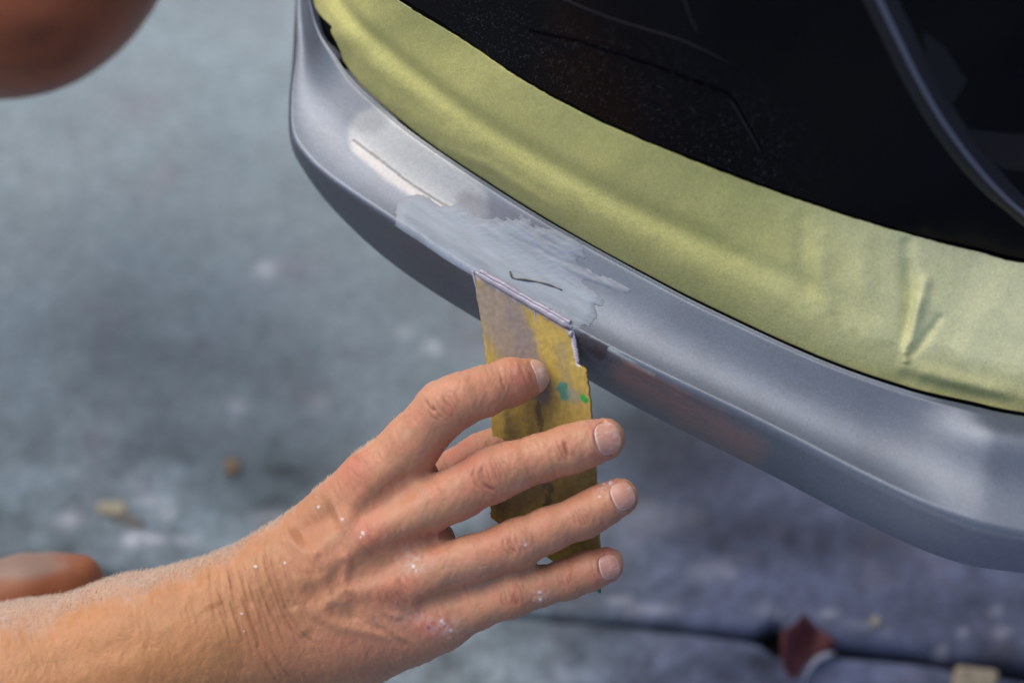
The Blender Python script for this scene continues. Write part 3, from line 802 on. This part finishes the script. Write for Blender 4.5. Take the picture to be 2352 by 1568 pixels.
def joint_wrinkles(cx, cy, ang, r, n, spread, depth, curve=.28, w=2.5):
    u_ = np.array([math.cos(ang), -math.sin(ang)]); v_ = np.array([math.sin(ang), math.cos(ang)])
    for k in range(n):
        o = (k / (n - 1) - .5) * 2 if n > 1 else 0
        span = r * (.78 - .28 * abs(o)) * rnd.uniform(.75, 1.05)
        pts = []
        for t in np.linspace(-1, 1, 6):
            bow_ = -curve * .75 * r * (np.sign(o) if o else 0) * (1 - t * t) * (.4 + .6 * abs(o))
            jit = rnd.uniform(-2.6, 2.6)
            pc = np.array([cx, cy]) + u_ * (o * spread - bow_ * .8 + jit) + v_ * (t * span + rnd.uniform(-1, 1))
            pts.append(tuple(pc))
        crease(pts, w * rnd.uniform(.8, 1.15), -depth * rnd.uniform(.4, 1.15) * (.55 if o > .25 else 1), .34 * (.6 if o > .25 else 1))
R_ = math.radians
joint_wrinkles(1020, 932, R_(38), 46, 6, 30, 2.4)
joint_wrinkles(1172, 878, R_(15), 38, 4, 12, 1.5)
joint_wrinkles(1130, 1090, R_(22), 52, 8, 34, 2.8)
joint_wrinkles(1296, 1036, R_(18), 46, 5, 16, 2.6, .1)
joint_wrinkles(1190, 1246, R_(20), 46, 7, 28, 2.6)
joint_wrinkles(1336, 1186, R_(24), 38, 5, 14, 1.7, .1)
joint_wrinkles(1180, 1366, R_(17), 42, 6, 24, 2.3)
joint_wrinkles(1298, 1330, R_(18), 34, 4, 12, 1.6, .1)
# deeper single folds seen in the photograph
crease([(1296, 1010), (1300, 1030), (1306, 1052)], 4, -4.5, .7); crease([(1286, 1018), (1292, 1040), (1302, 1060)], 3, -2.5, .45)
crease([(1109, 1062), (1104, 1090), (1116, 1116), (1140, 1128)], 4, -3.4, .6); crease([(1088, 1070), (1086, 1096), (1098, 1124)], 3, -2.2, .4)
crease([(1168, 1232), (1172, 1254), (1184, 1272)], 3.4, -3, .5); crease([(1180, 1358), (1182, 1376), (1190, 1392)], 3.4, -2.6, .5)
crease([(975, 916), (988, 936), (1006, 944)], 3.4, -2.8, .5)
# long folds across the wrist
for pts, h in [([(525, 1286), (531, 1340), (546, 1420), (566, 1490)], -4.0), ([(551, 1290), (560, 1350), (580, 1430), (604, 1500)], -2.6), ([(604, 1248), (612, 1300), (636, 1370), (668, 1440), (700, 1478)], -4.6),
               ([(584, 1268), (592, 1320), (612, 1384), (640, 1450)], -3.0), ([(618, 1262), (634, 1330), (660, 1400), (694, 1450)], -3.4), ([(572, 1300), (578, 1350), (596, 1410), (614, 1470)], -2.0), ([(640, 1360), (668, 1420), (704, 1462), (730, 1480)], -2.4),
               ([(480, 1300), (484, 1360), (494, 1430)], -1.2), ([(500, 1300), (506, 1360), (520, 1430), (530, 1480)], -1.4), ([(616, 1480), (640, 1520), (670, 1560)], -1.4), ([(590, 1490), (620, 1540), (640, 1570)], -1.2)]:
    crease(pts, 3.6, h * .62, .36)
for k in range(60):   # fine wrist lines
    x0 = rnd.uniform(470, 690); y0 = 1262 + rnd.uniform(0, 130); l = rnd.uniform(60, 150)
    crease([(x0, y0), (x0 + l * .13, y0 + l * .4), (x0 + l * .34, y0 + l)], 2.6, -rnd.uniform(.5, 1.3), .16)
# tendons, veins and hollows on the back of the hand
feat([(670, 1355), (770, 1290), (880, 1215)], 26, 9, ends=True); feat([(700, 1400), (830, 1360), (930, 1330)], 24, 8); feat([(690, 1320), (770, 1225), (850, 1120)], 24, 7)
feat([(665, 1232), (720, 1200), (775, 1175)], 40, -22); feat([(800, 1200), (880, 1150), (960, 1100)], 30, -17); feat([(890, 1270), (960, 1245), (1010, 1230)], 26, -11); feat([(950, 1400), (1010, 1375), (1060, 1350)], 20, -10)
feat(bez([(706, 1300), (716, 1345), (740, 1400)]), 15, -5, tgt=dark, strength=.15); feat(bez([(735, 1310), (748, 1350), (762, 1400)]), 17, 5)
feat(bez([(672, 1390), (684, 1425), (706, 1460)]), 18, 5); feat(bez([(795, 1350), (812, 1395), (812, 1430)]), 18, -5)
feat(bez([(700, 1380), (740, 1420), (790, 1440), (850, 1450), (905, 1460), (950, 1488)]), 13, 5); feat(bez([(850, 1432), (905, 1462), (945, 1490)]), 9, -5, tgt=dark, strength=.25)
feat(bez([(780, 1268), (800, 1290), (790, 1340), (830, 1370)]), 10, 5); feat(bez([(640, 1230), (700, 1260), (740, 1280)]), 16, 5); feat(bez([(860, 1350), (880, 1400), (930, 1420)]), 9, 3.5)
feat(bez([(420, 1385), (500, 1400), (560, 1395)]), 40, -4); feat(bez([(430, 1330), (470, 1360), (490, 1400)]), 26, 5)
feat(bez([(100, 1450), (250, 1420), (400, 1360), (500, 1310)]), 26, 3); feat(bez([(60, 1540), (220, 1500), (330, 1480)]), 30, -4)
feat([(815, 1075), (825, 1085)], 42, 5, False); feat([(837, 1224), (845, 1228)], 40, 7, False); feat([(908, 1352), (914, 1356)], 40, 6, False); feat([(985, 1436), (990, 1440)], 34, 5, False)
for (cx, cy, n) in [(815, 1072, 8), (850, 1232, 8), (915, 1352, 7)]:
    for k in range(n):
        a = rnd.uniform(-30, 30); bb = rnd.uniform(-26, 26)
        crease([(cx + a - 8, cy + bb - 14), (cx + a, cy + bb), (cx + a + 12, cy + bb + 12)], 2.4, -rnd.uniform(.6, 1.3), .2)
# nail folds
NAILS = [dict(c=(1402, 1006), ang=R_(16), hl=33, hw=39, z=120), dict(c=(1437, 1138), ang=R_(22), hl=29, hw=34, z=110), dict(c=(1405, 1300), ang=R_(16), hl=27, hw=30, z=70)]
for nl in NAILS:
    cx, cy = nl['c']; a = nl['ang']
    ring = [(cx + math.cos(t) * nl['hl'] * 1.04 * math.cos(a) + math.sin(t) * nl['hw'] * 1.02 * math.sin(a) * 1, cy - math.cos(t) * nl['hl'] * 1.04 * math.sin(a) + math.sin(t) * nl['hw'] * 1.02 * math.cos(a)) for t in np.linspace(math.pi * .55, math.pi * 1.45, 14)]
    feat(ring, 3.8, -5, ends=False, tgt=dark, strength=.25)
    ring2 = [(x - 7 * math.cos(a), y + 7 * math.sin(a)) for x, y in ring]
    feat(ring2, 6, 2.2, ends=False)
disp += 2.6 * (fbm(q3, 60, 501, 3) - .5) + .9 * (fbm(q3, 16, 503, 3) - .5)
# fine lined skin: short ridges across the limb
u1 = (q3[:, 0] * .94 + q3[:, 1] * .34); u2 = (q3[:, 1] * .94 - q3[:, 0] * .34)
lines = fbm(np.stack([u1, u2 / 5, q3[:, 2] / 5], -1), 7, 505, 2)
disp += 3.0 * (lines - .5)
lines2 = fbm(np.stack([(u1 + u2) / 4, (u1 - u2) * .8, q3[:, 2] / 3], -1), 8, 509, 2)
disp += 1.6 * (lines2 - .5)
pores = vnoise(q3, 5.0, 511); disp -= 1.1 * sst(.72, .95, pores)
V = V + N * disp[:, None]
# --- pigment, plus crease and wrist-hollow shade painted as colour
tone = sst(380, 1000, X)
fore = np.array([.435, .200, .083]); fing = np.array([.51, .240, .145])
c = fore * (1 - tone[:, None]) + fing * tone[:, None]
nb_ = fbm(q3, 70, 601, 4); ns_ = fbm(q3, 12, 603, 3)
c = c * (.84 + .32 * nb_)[:, None] * (.90 + .2 * ns_)[:, None]
mo = fbm(q3, 34, 607, 3)
c = c * (1 + np.array([.06, -.10, -.08]) * ((mo - .5) * 2.2)[:, None] * (.4 + .6 * tone[:, None]))
def spot(cx, cy, rx, ry, s, arr, ang=0, nz=.5):
    dx = X - cx; dy = Y - cy; ca, sa = math.cos(ang), math.sin(ang)
    a_ = (dx * ca - dy * sa) / rx; b__ = (dx * sa + dy * ca) / ry
    e = np.exp(-(a_ ** 2 + b__ ** 2)) * (1 - nz + 2 * nz * ns_)
    arr[:] = np.maximum(arr, s * e * sst(-.1, .3, N[:, 2]))
for a in [(815, 1075, 40, 40, .7), (850, 1225, 50, 40, .6), (905, 1360, 46, 40, .55), (985, 1440, 60, 30, .9), (1020, 935, 44, 44, .35), (1115, 1100, 50, 50, .5), (1305, 1022, 18, 30, .45), (1185, 1252, 40, 34, .45),
          (1185, 1372, 34, 30, .55), (1195, 860, 34, 34, .9), (1365, 985, 16, 22, .9), (1372, 1045, 30, 14, .7), (1390, 1110, 44, 16, .7), (1395, 1265, 34, 18, .6), (1370, 1330, 26, 20, .5), (1310, 1330, 30, 30, .35), (1345, 1180, 30, 30, .3), (860, 1480, 90, 26, .4),
          (800, 1120, 50, 30, .45), (770, 1500, 150, 60, .25), (1060, 1040, 60, 40, .8), (990, 1440, 10, 8, 1.0)]:
    spot(*a, red)
c = mixc(c, np.clip(red, 0, 1) * .75, (.46, .135, .095))
spot(985, 1440, 5, 5, 1.0, dark, nz=0); 
for a in [(690, 1210, 46, 50, .22), (720, 1230, 40, 40, .18)]: spot(*a, dark)  # shade of the wrist hollow painted into the skin
c = mixc(c, np.clip(dark * 1.3, 0, 1) * .75, (.19, .065, .04))  # painted shade of creases and hollow, together with the scab spot
m_scab = np.exp(-((X - 985) ** 2 + (Y - 1440) ** 2) / 16.) * facing
c = mixc(c, m_scab, (.22, .01, .015))
# dried filler dust
for a in [(1400, 1002, 60, 60, .18), (935, 1240, 0.1, 0.1, 0), (955, 1290, 34, 26, .5), (1020, 1440, 44, 22, .55), (965, 1420, 60, 26, .3), (1090, 1340, 60, 16, .25), (1385, 1120, 26, 12, .45), (1240, 1365, 26, 12, .45), (1210, 1252, 20, 20, .25), (1210, 1120, 40, 16, .25), (1070, 1300, 60, 20, .2),
          (1200, 850, 60, 14, .2), (1385, 970, 50, 16, .25), (1420, 1120, 30, 24, .3), (1410, 1290, 40, 30, .2)]:
    spot(*a, white, nz=.8)
grain = fbm(q3, 7, 701, 2)
w = np.clip(white * sst(.30, .62, grain) * .8, 0, 1)
c = mixc(c, w, (.60, .50, .48))
for (cx, cy, r) in [(587, 1300, 5), (787, 1192, 4.5), (837, 1224, 7), (832, 1232, 4), (654, 1293, 4), (556, 1408, 4.5), (560, 1448, 3.5), (950, 1300, 6), (955, 1310, 4), (1387, 1110, 4), (1402, 1108, 6), (1377, 1140, 4), (1240, 1360, 5), (1242, 1376, 6), (1225, 1378, 4), (1015, 1425, 5), (1035, 1447, 5), (725, 1160, 4), (1207, 1250, 5), (1020, 1430, 4)]:
    e = sst(1.25, .7, np.hypot(X - cx, (Y - cy)) / (r * .7) * (1 + 1.6 * (grain - .5))) * facing
    c = mixc(c, e * .8, (.68, .65, .68)); V = V + N * (e * 1.2)[:, None]
# dust caught on the upward side of the arm
Nw = N @ np.stack([RIGHT, UP, -LOOK])
hairy = sst(1150, 700, X)
edge_n = fbm(np.stack([u1, u2 / 4, q3[:, 2] / 4], -1), 14, 711, 3)
dustm = sst(.62, .98, N[:, 1] + .26 * (edge_n - .5)) * (.25 + .75 * hairy) * sst(1260, 900, X)
c = mixc(c, dustm * (.30 + .5 * grain), (.52, .43, .37))
handV, handF, handC, handN = V, F, c, N
handsdf_attr = dustm

m_skin, b, nt = material('skin', rough=.5, spec=.38, col=True, Subsurface_Weight=.12, Subsurface_Scale=.0025)
b.inputs['Subsurface Radius'].default_value = (1.0, .35, .2)
b.inputs['Sheen Weight'].default_value = .10; b.inputs['Sheen Roughness'].default_value = .5; b.inputs['Sheen Tint'].default_value = (.8, .78, .78, 1)
bp1 = bump(nt, b, 900, .35, .0003, kind='voronoi'); bump(nt, b, 1300, .3, .0003, 3, chain=bp1)

def rest(f, lo, hi, h):
    v, f_ = surface_nets(f, lo, hi, h)
    v, n_ = project(f, v, 2)
    x, y = l2p(v)
    return v, f_, n_, x, y
# the other hand, resting lower down behind the forearm
ZH = -700
f2 = mk_sdf([(40, [[(-420, 1520, ZH - 60, 110), (-60, 1400, ZH, 105), (60, 1375, ZH + 10, 92)], [(60, 1350, ZH + 10, 76), (150, 1330, ZH + 10, 58)], [(60, 1400, ZH, 76), (165, 1385, ZH, 58)]]),
             (14, [[(120, 1320, ZH, 52), (185, 1322, ZH + 4, 46), (245, 1385, ZH - 30, 38), (262, 1430, ZH - 60, 34)], [(130, 1370, ZH, 54), (200, 1375, ZH, 46), (240, 1450, ZH - 30, 38)], [(110, 1420, ZH, 52), (180, 1430, ZH - 10, 44), (215, 1500, ZH - 40, 38)]])])
v2, F2_, N2, X2, Y2 = rest(f2, (-1900, -1000, -950), (-700, -350, -480), 12.0)
n = fbm(v2, 60, 801, 3)
c2_ = np.tile([.25, .080, .032], (len(v2), 1)) * (.8 + .4 * n)[:, None]
c2_ = mixc(c2_, sst(.35, .62, N2[:, 1] + .3 * (n - .5)) * sst(200, 90, X2) * .7, (.24, .19, .165))
# knee on the floor, far left
kc = plane(-20, -190, .0); 
kr = 418 * PX * 1.34
kr = 416 * PX * 1.15
cen = local(-15, -186, -1000)
def f3(p):
    a = cen; b_ = cen + np.array([-700, 260, 120.]); r = kr / PX
    g = roundcone(p, a, b_, r, r * 1.08)
    g = smin(g, roundcone(p, cen + np.array([0, 0, -60.]), cen + np.array([-800, -60, -200.]), r * .8, r * .6), 80)
    g = smin(g, roundcone(p, cen + np.array([250, -60, 160.]), cen + np.array([120, -240, 200.]), r * .42, r * .40), 160)
    return g
RR = kr / PX
v3, F3_, N3, X3, Y3 = rest(f3, tuple(cen - [1900, RR * 1.6, RR * 2]), tuple(cen + [RR * 1.5, RR * 2.2, RR * 2]), 26.0)
n = fbm(v3, 160, 821, 4); n_l = fbm(v3 * np.array([.5, 2.0, 2.0]), 120, 823, 4)
c3_ = np.tile([.30, .086, .036], (len(v3), 1)) * (.25 + .6 * n + .75 * n_l)[:, None]
allV = np.concatenate([handV, v2, v3]); allF = np.concatenate([handF, F2_ + len(handV), F3_ + len(handV) + len(v2)])
allC = np.concatenate([handC, c2_, c3_])
N_ALL = None
person = tag(empty('person', P(400, 1500, -100)), 'person with bare dusty tanned skin pressing a yellow spatula with the right hand', 'person')
mesh('body', l2w(handV), handF, m_skin, person, cols=handC)
mesh('hand', l2w(v2), F2_, m_skin, person, cols=c2_)['label'] = 'other hand, blurred, behind the forearm'
mesh('knee', l2w(v3), F3_, m_skin, person, cols=c3_)['label'] = 'bare brown knee, blurred, on the floor'

# --- fingernails
m_nail, b, nt = material('fingernail', rough=.38, spec=.45, col=True, Subsurface_Weight=.15, Subsurface_Scale=.002)
bump(nt, b, 700, .25, .0003, 2, stretch=(.4, 1, 1))
def nail(c3, n3_, a3, hl, hw, white_side=1, rimk=.55, inset=.5, sq=2.6, pinkc=(.55, .285, .225), tipc=(.56, .35, .28), seed=0):
    n3_ = np.array(n3_, float); n3_ /= np.linalg.norm(n3_); a3 = np.array(a3, float); a3 -= n3_ * (a3 @ n3_); a3 /= np.linalg.norm(a3)
    b3 = np.cross(n3_, a3); R = 16; A = 48
    pts = []; uv = []
    for r in np.linspace(0, 1, R):
        for t in np.linspace(0, 2 * np.pi, A, endpoint=False):
            cs, sn = math.cos(t), math.sin(t); k = (abs(cs) ** sq + abs(sn) ** sq) ** (-1 / sq)
            pts.append(c3 + a3 * hl * r * k * cs + b3 * hw * r * k * sn + n3_ * 26); uv.append((r, t, r * k * cs, r * k * sn))
    pts = np.array(pts); uv = np.array(uv)
    d = np.zeros(len(pts))
    p = pts.copy()
    for _ in range(50):
        s = hand_sdf(p); p = p - n3_ * np.clip(s, -4, 60)[:, None]
        if np.abs(s).max() < .05: break
    # nail plate is flatter lengthwise than the finger pulp
    sag = (pts - p) @ n3_
    rise = inset + 1.6 * (1 - uv[:, 0] ** 4)
    p = p + n3_ * rise[:, None] + n3_ * (np.clip(uv[:, 2], 0, 1) ** 2 * np.clip(sag - 26, 0, 14) * .65)[:, None]
    under = p[-A:] - n3_ * 4.5
    allp = np.concatenate([p, under])
    f = [(i * A + j, i * A + (j + 1) % A, (i + 1) * A + (j + 1) % A, (i + 1) * A + j) for i in range(R) for j in range(A)]
    g = fbm(np.stack([uv[:, 3] * 12, uv[:, 2] * 3, uv[:, 0] * 0 + seed], -1), 1.6, 901 + seed, 3)
    col = np.tile(pinkc, (len(p), 1)) * (.9 + .2 * g)[:, None]
    col = mixc(col, sst(.45, .8, uv[:, 2] + .25 * (g - .5)) * .6, tipc)
    rim = sst(.88, .985, uv[:, 0]) * sst(.1, -.45, uv[:, 2] - .35 * uv[:, 3] * -white_side)
    col = mixc(col, rim * rimk * (.4 + .9 * g), (.74, .72, .78)); col = mixc(col, sst(.55, .8, g) * .35, (.70, .66, .66))
    col = np.concatenate([col, col[-A:] * .8])
    return mesh('fingernail', l2w(allp), f, m_nail, person, cols=col)
for k, nl in enumerate(NAILS):
    cx, cy = nl['c']; a = nl['ang']; cx -= 4
    nrm_ = [(.36, .10, .9), (.34, .10, .9), (.36, .1, .9)][k]
    c3 = local(cx, cy, nl['z'] - 10)
    # snap the centre to the surface
    for _ in range(20): c3 = c3 - np.array([0, 0, 1.]) * float(hand_sdf(c3[None])[0])
    nail(c3, nrm_, (math.cos(a), math.sin(a), -.35), nl['hl'] * .9, nl['hw'] * .93, seed=k)
c3 = local(1243, 858, 52)
g_ = grad(hand_sdf, c3[None])[0]
c3 = c3 - g_ * float(hand_sdf(c3[None])[0])
nail(c3, (.80, .36, .52), (.42, .10, -.9), 34, 38, seed=5, rimk=.1, pinkc=(.56, .34, .27), tipc=(.58, .40, .32))

# --- fine arm hair on the upper side of the forearm and wrist (one part, nobody could count it)
cand = np.nonzero((handN[:, 1] + .12 * (edge_n - .5) > .76) & (X < 905) & (X > -60) & (handN[:, 2] > -.55))[0]
pick = rng.choice(cand, 5000, replace=False)
hv = []; hf = []
b0 = handV[pick]; nn_ = handN[pick]
lean = np.array([.75, .1, .05])[None] + rng.normal(0, .28, (len(pick), 3))
L_ = rng.uniform(6, 12, len(pick)) * np.where(X[pick] < 620, 1, .75)
dir_ = nn_ * .75 + lean * .75; dir_ /= np.linalg.norm(dir_, axis=1)[:, None]
side_ = np.cross(dir_, np.array([0, 0, 1.])); side_ /= np.linalg.norm(side_, axis=1)[:, None] + 1e-9
mid_ = b0 + dir_ * (L_ * .5)[:, None]; tip_ = mid_ + (dir_ + lean * .35) * (L_ * .45)[:, None]
wd = .42
hv = np.stack([b0 - side_ * wd, b0 + side_ * wd, mid_ + side_ * wd * .7, mid_ - side_ * wd * .7, tip_ + side_ * .15, tip_ - side_ * .15], 1).reshape(-1, 3)
k = np.arange(len(pick)) * 6
hf = np.concatenate([np.stack([k, k + 1, k + 2, k + 3], -1), np.stack([k + 3, k + 2, k + 4, k + 5], -1)])
m_hair, b, nt = material('dusty_arm_hair', (.56, .45, .37), .55, spec=.3)
o = mesh('arm_hair', l2w(hv), hf, m_hair, person); o['kind'] = 'stuff'

# ------------------------------------------------------------------ litter on the floor
def rock(name, px, py, rx, ry, rz, mat, label, cat, seed, ang=0, h0=0.0):
    cpt = plane(px, py, 0)
    V_ = []; F_ = []; A, R = 20, 12
    for i in range(R + 1):
        th = math.pi * i / R
        for j in range(A):
            ph = 2 * math.pi * j / A; V_.append((math.sin(th) * math.cos(ph), math.sin(th) * math.sin(ph), math.cos(th)))
    V_ = np.array(V_); nz_ = fbm(V_ * 1.0 + seed, .9, seed, 3)
    V_ = np.sign(V_) * np.abs(V_) ** .8 * (.7 + .6 * nz_)[:, None]
    V_ = V_ * np.array([rx, ry, rz]); ca, sa = math.cos(ang), math.sin(ang)
    V_ = np.stack([V_[:, 0] * ca - V_[:, 1] * sa, V_[:, 0] * sa + V_[:, 1] * ca, V_[:, 2]], -1) + cpt + [0, 0, rz * .55 + h0]
    for i in range(R):
        for j in range(A): F_.append((i * A + j, (i + 1) * A + j, (i + 1) * A + (j + 1) % A, i * A + (j + 1) % A))
    o = mesh(name, V_, F_, mat); tag(o, label, cat); return o
PF = PX * 1.36
m_brown, b, nt = material('brown_crumb', (.22, .15, .09), .8); modulate(nt, b, 300, .7, 1.2)
m_pale, b, nt = material('pale_chip', (.42, .37, .25), .8); modulate(nt, b, 300, .7, 1.2)
m_dk, b, nt = material('dull_brown_sliver', (.17, .145, .12), .8); modulate(nt, b, 300, .7, 1.2)
rock('dirt_crumb', 533, 1074, 17 * PF, 19 * PF, 8 * PF, m_brown, 'small round brown crumb alone on the grey concrete above the wrist', 'crumb', 3)
rock('filler_chip', 258, 1168, 33 * PF, 17 * PF, 7 * PF, m_pale, 'pale tan filler chip on the concrete beyond the forearm', 'chip', 5)
rock('wood_sliver', 285, 1192, 50 * PF, 10 * PF, 6 * PF, m_dk, 'dull brown sliver lying just in front of the pale tan chip', 'sliver', 8, ang=-.35)
rock('grit_lump', 2010, 1428, 11 * PF, 10 * PF, 6 * PF, m_pale, 'tiny pale grit lump on dark concrete, under the bumper right of the red scrap', 'grit', 12)
# dark red curled scrap over the joint
m_red, b, nt = material('dark_red_scrap', (.105, .018, .022), .55, spec=.35); modulate(nt, b, 160, .5, 1.5, 4, stretch=(1, 3, 1)); bump(nt, b, 160, .5, .001)
outl = [(1795, 1447), (1812, 1440), (1832, 1425), (1841, 1410), (1853, 1411), (1866, 1428), (1886, 1446), (1910, 1463), (1922, 1480), (1904, 1489), (1874, 1505), (1852, 1521), (1840, 1540), (1830, 1556), (1816, 1554), (1798, 1522), (1794, 1485)]
oc = [(x, y) for x, y, _ in catmull([(x, y, 0) for x, y in outl + outl[:1]], 57)[:-1]]
cx, cy = 1848, 1484; topv = []; F_ = []
def scrap_h(x, y): return .004 + .010 * sst(1880, 1795, x) + .004 * sst(1500, 1420, y) + .002 * math.sin(x * .06 + y * .03)
rings = [1.0, .8, .6, .4, .2]
for r in rings:
    for x, y in oc:
        X_, Y_ = cx + (x - cx) * r, cy + (y - cy) * r; topv.append(plane(X_, Y_, scrap_h(X_, Y_)))
topv.append(plane(cx, cy, scrap_h(cx, cy))); no = len(oc)
for k in range(len(rings) - 1):
    for i in range(no): F_.append((k * no + i, k * no + (i + 1) % no, (k + 1) * no + (i + 1) % no, (k + 1) * no + i))
for i in range(no): F_.append(((len(rings) - 1) * no + i, (len(rings) - 1) * no + (i + 1) % no, len(topv) - 1))
nt_ = len(topv); botv = [p - np.array([0, 0, .0012]) for p in topv]
F_ += [tuple(reversed([i + nt_ for i in f])) for f in F_]
for i in range(no): F_.append((i, i + nt_, (i + 1) % no + nt_, (i + 1) % no))
o = mesh('red_scrap', topv + botv, F_, m_red); tag(o, 'dark red curled scrap lying over the floor joint, lower right', 'scrap')
# white torn lip beneath the scrap
m_wh, b, nt = material('white_torn_paper', (.55, .54, .62), .6); modulate(nt, b, 300, .7, 1.1)
cr = catmull([(1845, 1562, 0), (1858, 1538, 0), (1876, 1514, 0), (1896, 1503, 0), (1916, 1499, 0)], 24)
o = tube('paper_curl', [plane(x, y, .0045) for x, y, _ in cr], np.array([.0004] * 4 + list(np.linspace(.0006, .0016, 14)) + [.0016, .0014, .001, .0008, .0006, .0004]), m_wh, seg=10, flat=.5)
tag(o, 'white torn paper curl along the lower rim of the dark red scrap', 'paper scrap')
# wood block
m_wood, b, nt = material('beige_wood', (.42, .34, .22), .7); modulate(nt, b, 60, .6, 1.2, 4, stretch=(6, 1, 1)); bump(nt, b, 60, .4, .001, stretch=(6, 1, 1))
wc = [plane(2196, 1523, .010), plane(2296, 1536, .010), plane(2282, 1600, .010), plane(2186, 1590, .010)]
Vt = []
for p in wc: Vt.append(p)
for p in wc: Vt.append(np.array([p[0], p[1], .0]))
import bmesh
bm = bmesh.new(); vs = [bm.verts.new(tuple(v)) for v in Vt]
for f in [(0, 1, 2, 3)[::-1], (4, 5, 6, 7), (0, 1, 5, 4), (1, 2, 6, 5), (2, 3, 7, 6), (3, 0, 4, 7)]: bm.faces.new([vs[i] for i in f])
bmesh.ops.recalc_face_normals(bm, faces=bm.faces); bmesh.ops.bevel(bm, geom=list(bm.edges), offset=.0012, segments=2, affect='EDGES')
me = bpy.data.meshes.new('wood_block'); bm.to_mesh(me); me.materials.append(m_wood)
o = bpy.data.objects.new('wood_block', me); COL.objects.link(o)
tag(o, 'beige wood block on the floor just in front of the dark joint, lower right corner', 'wood block')
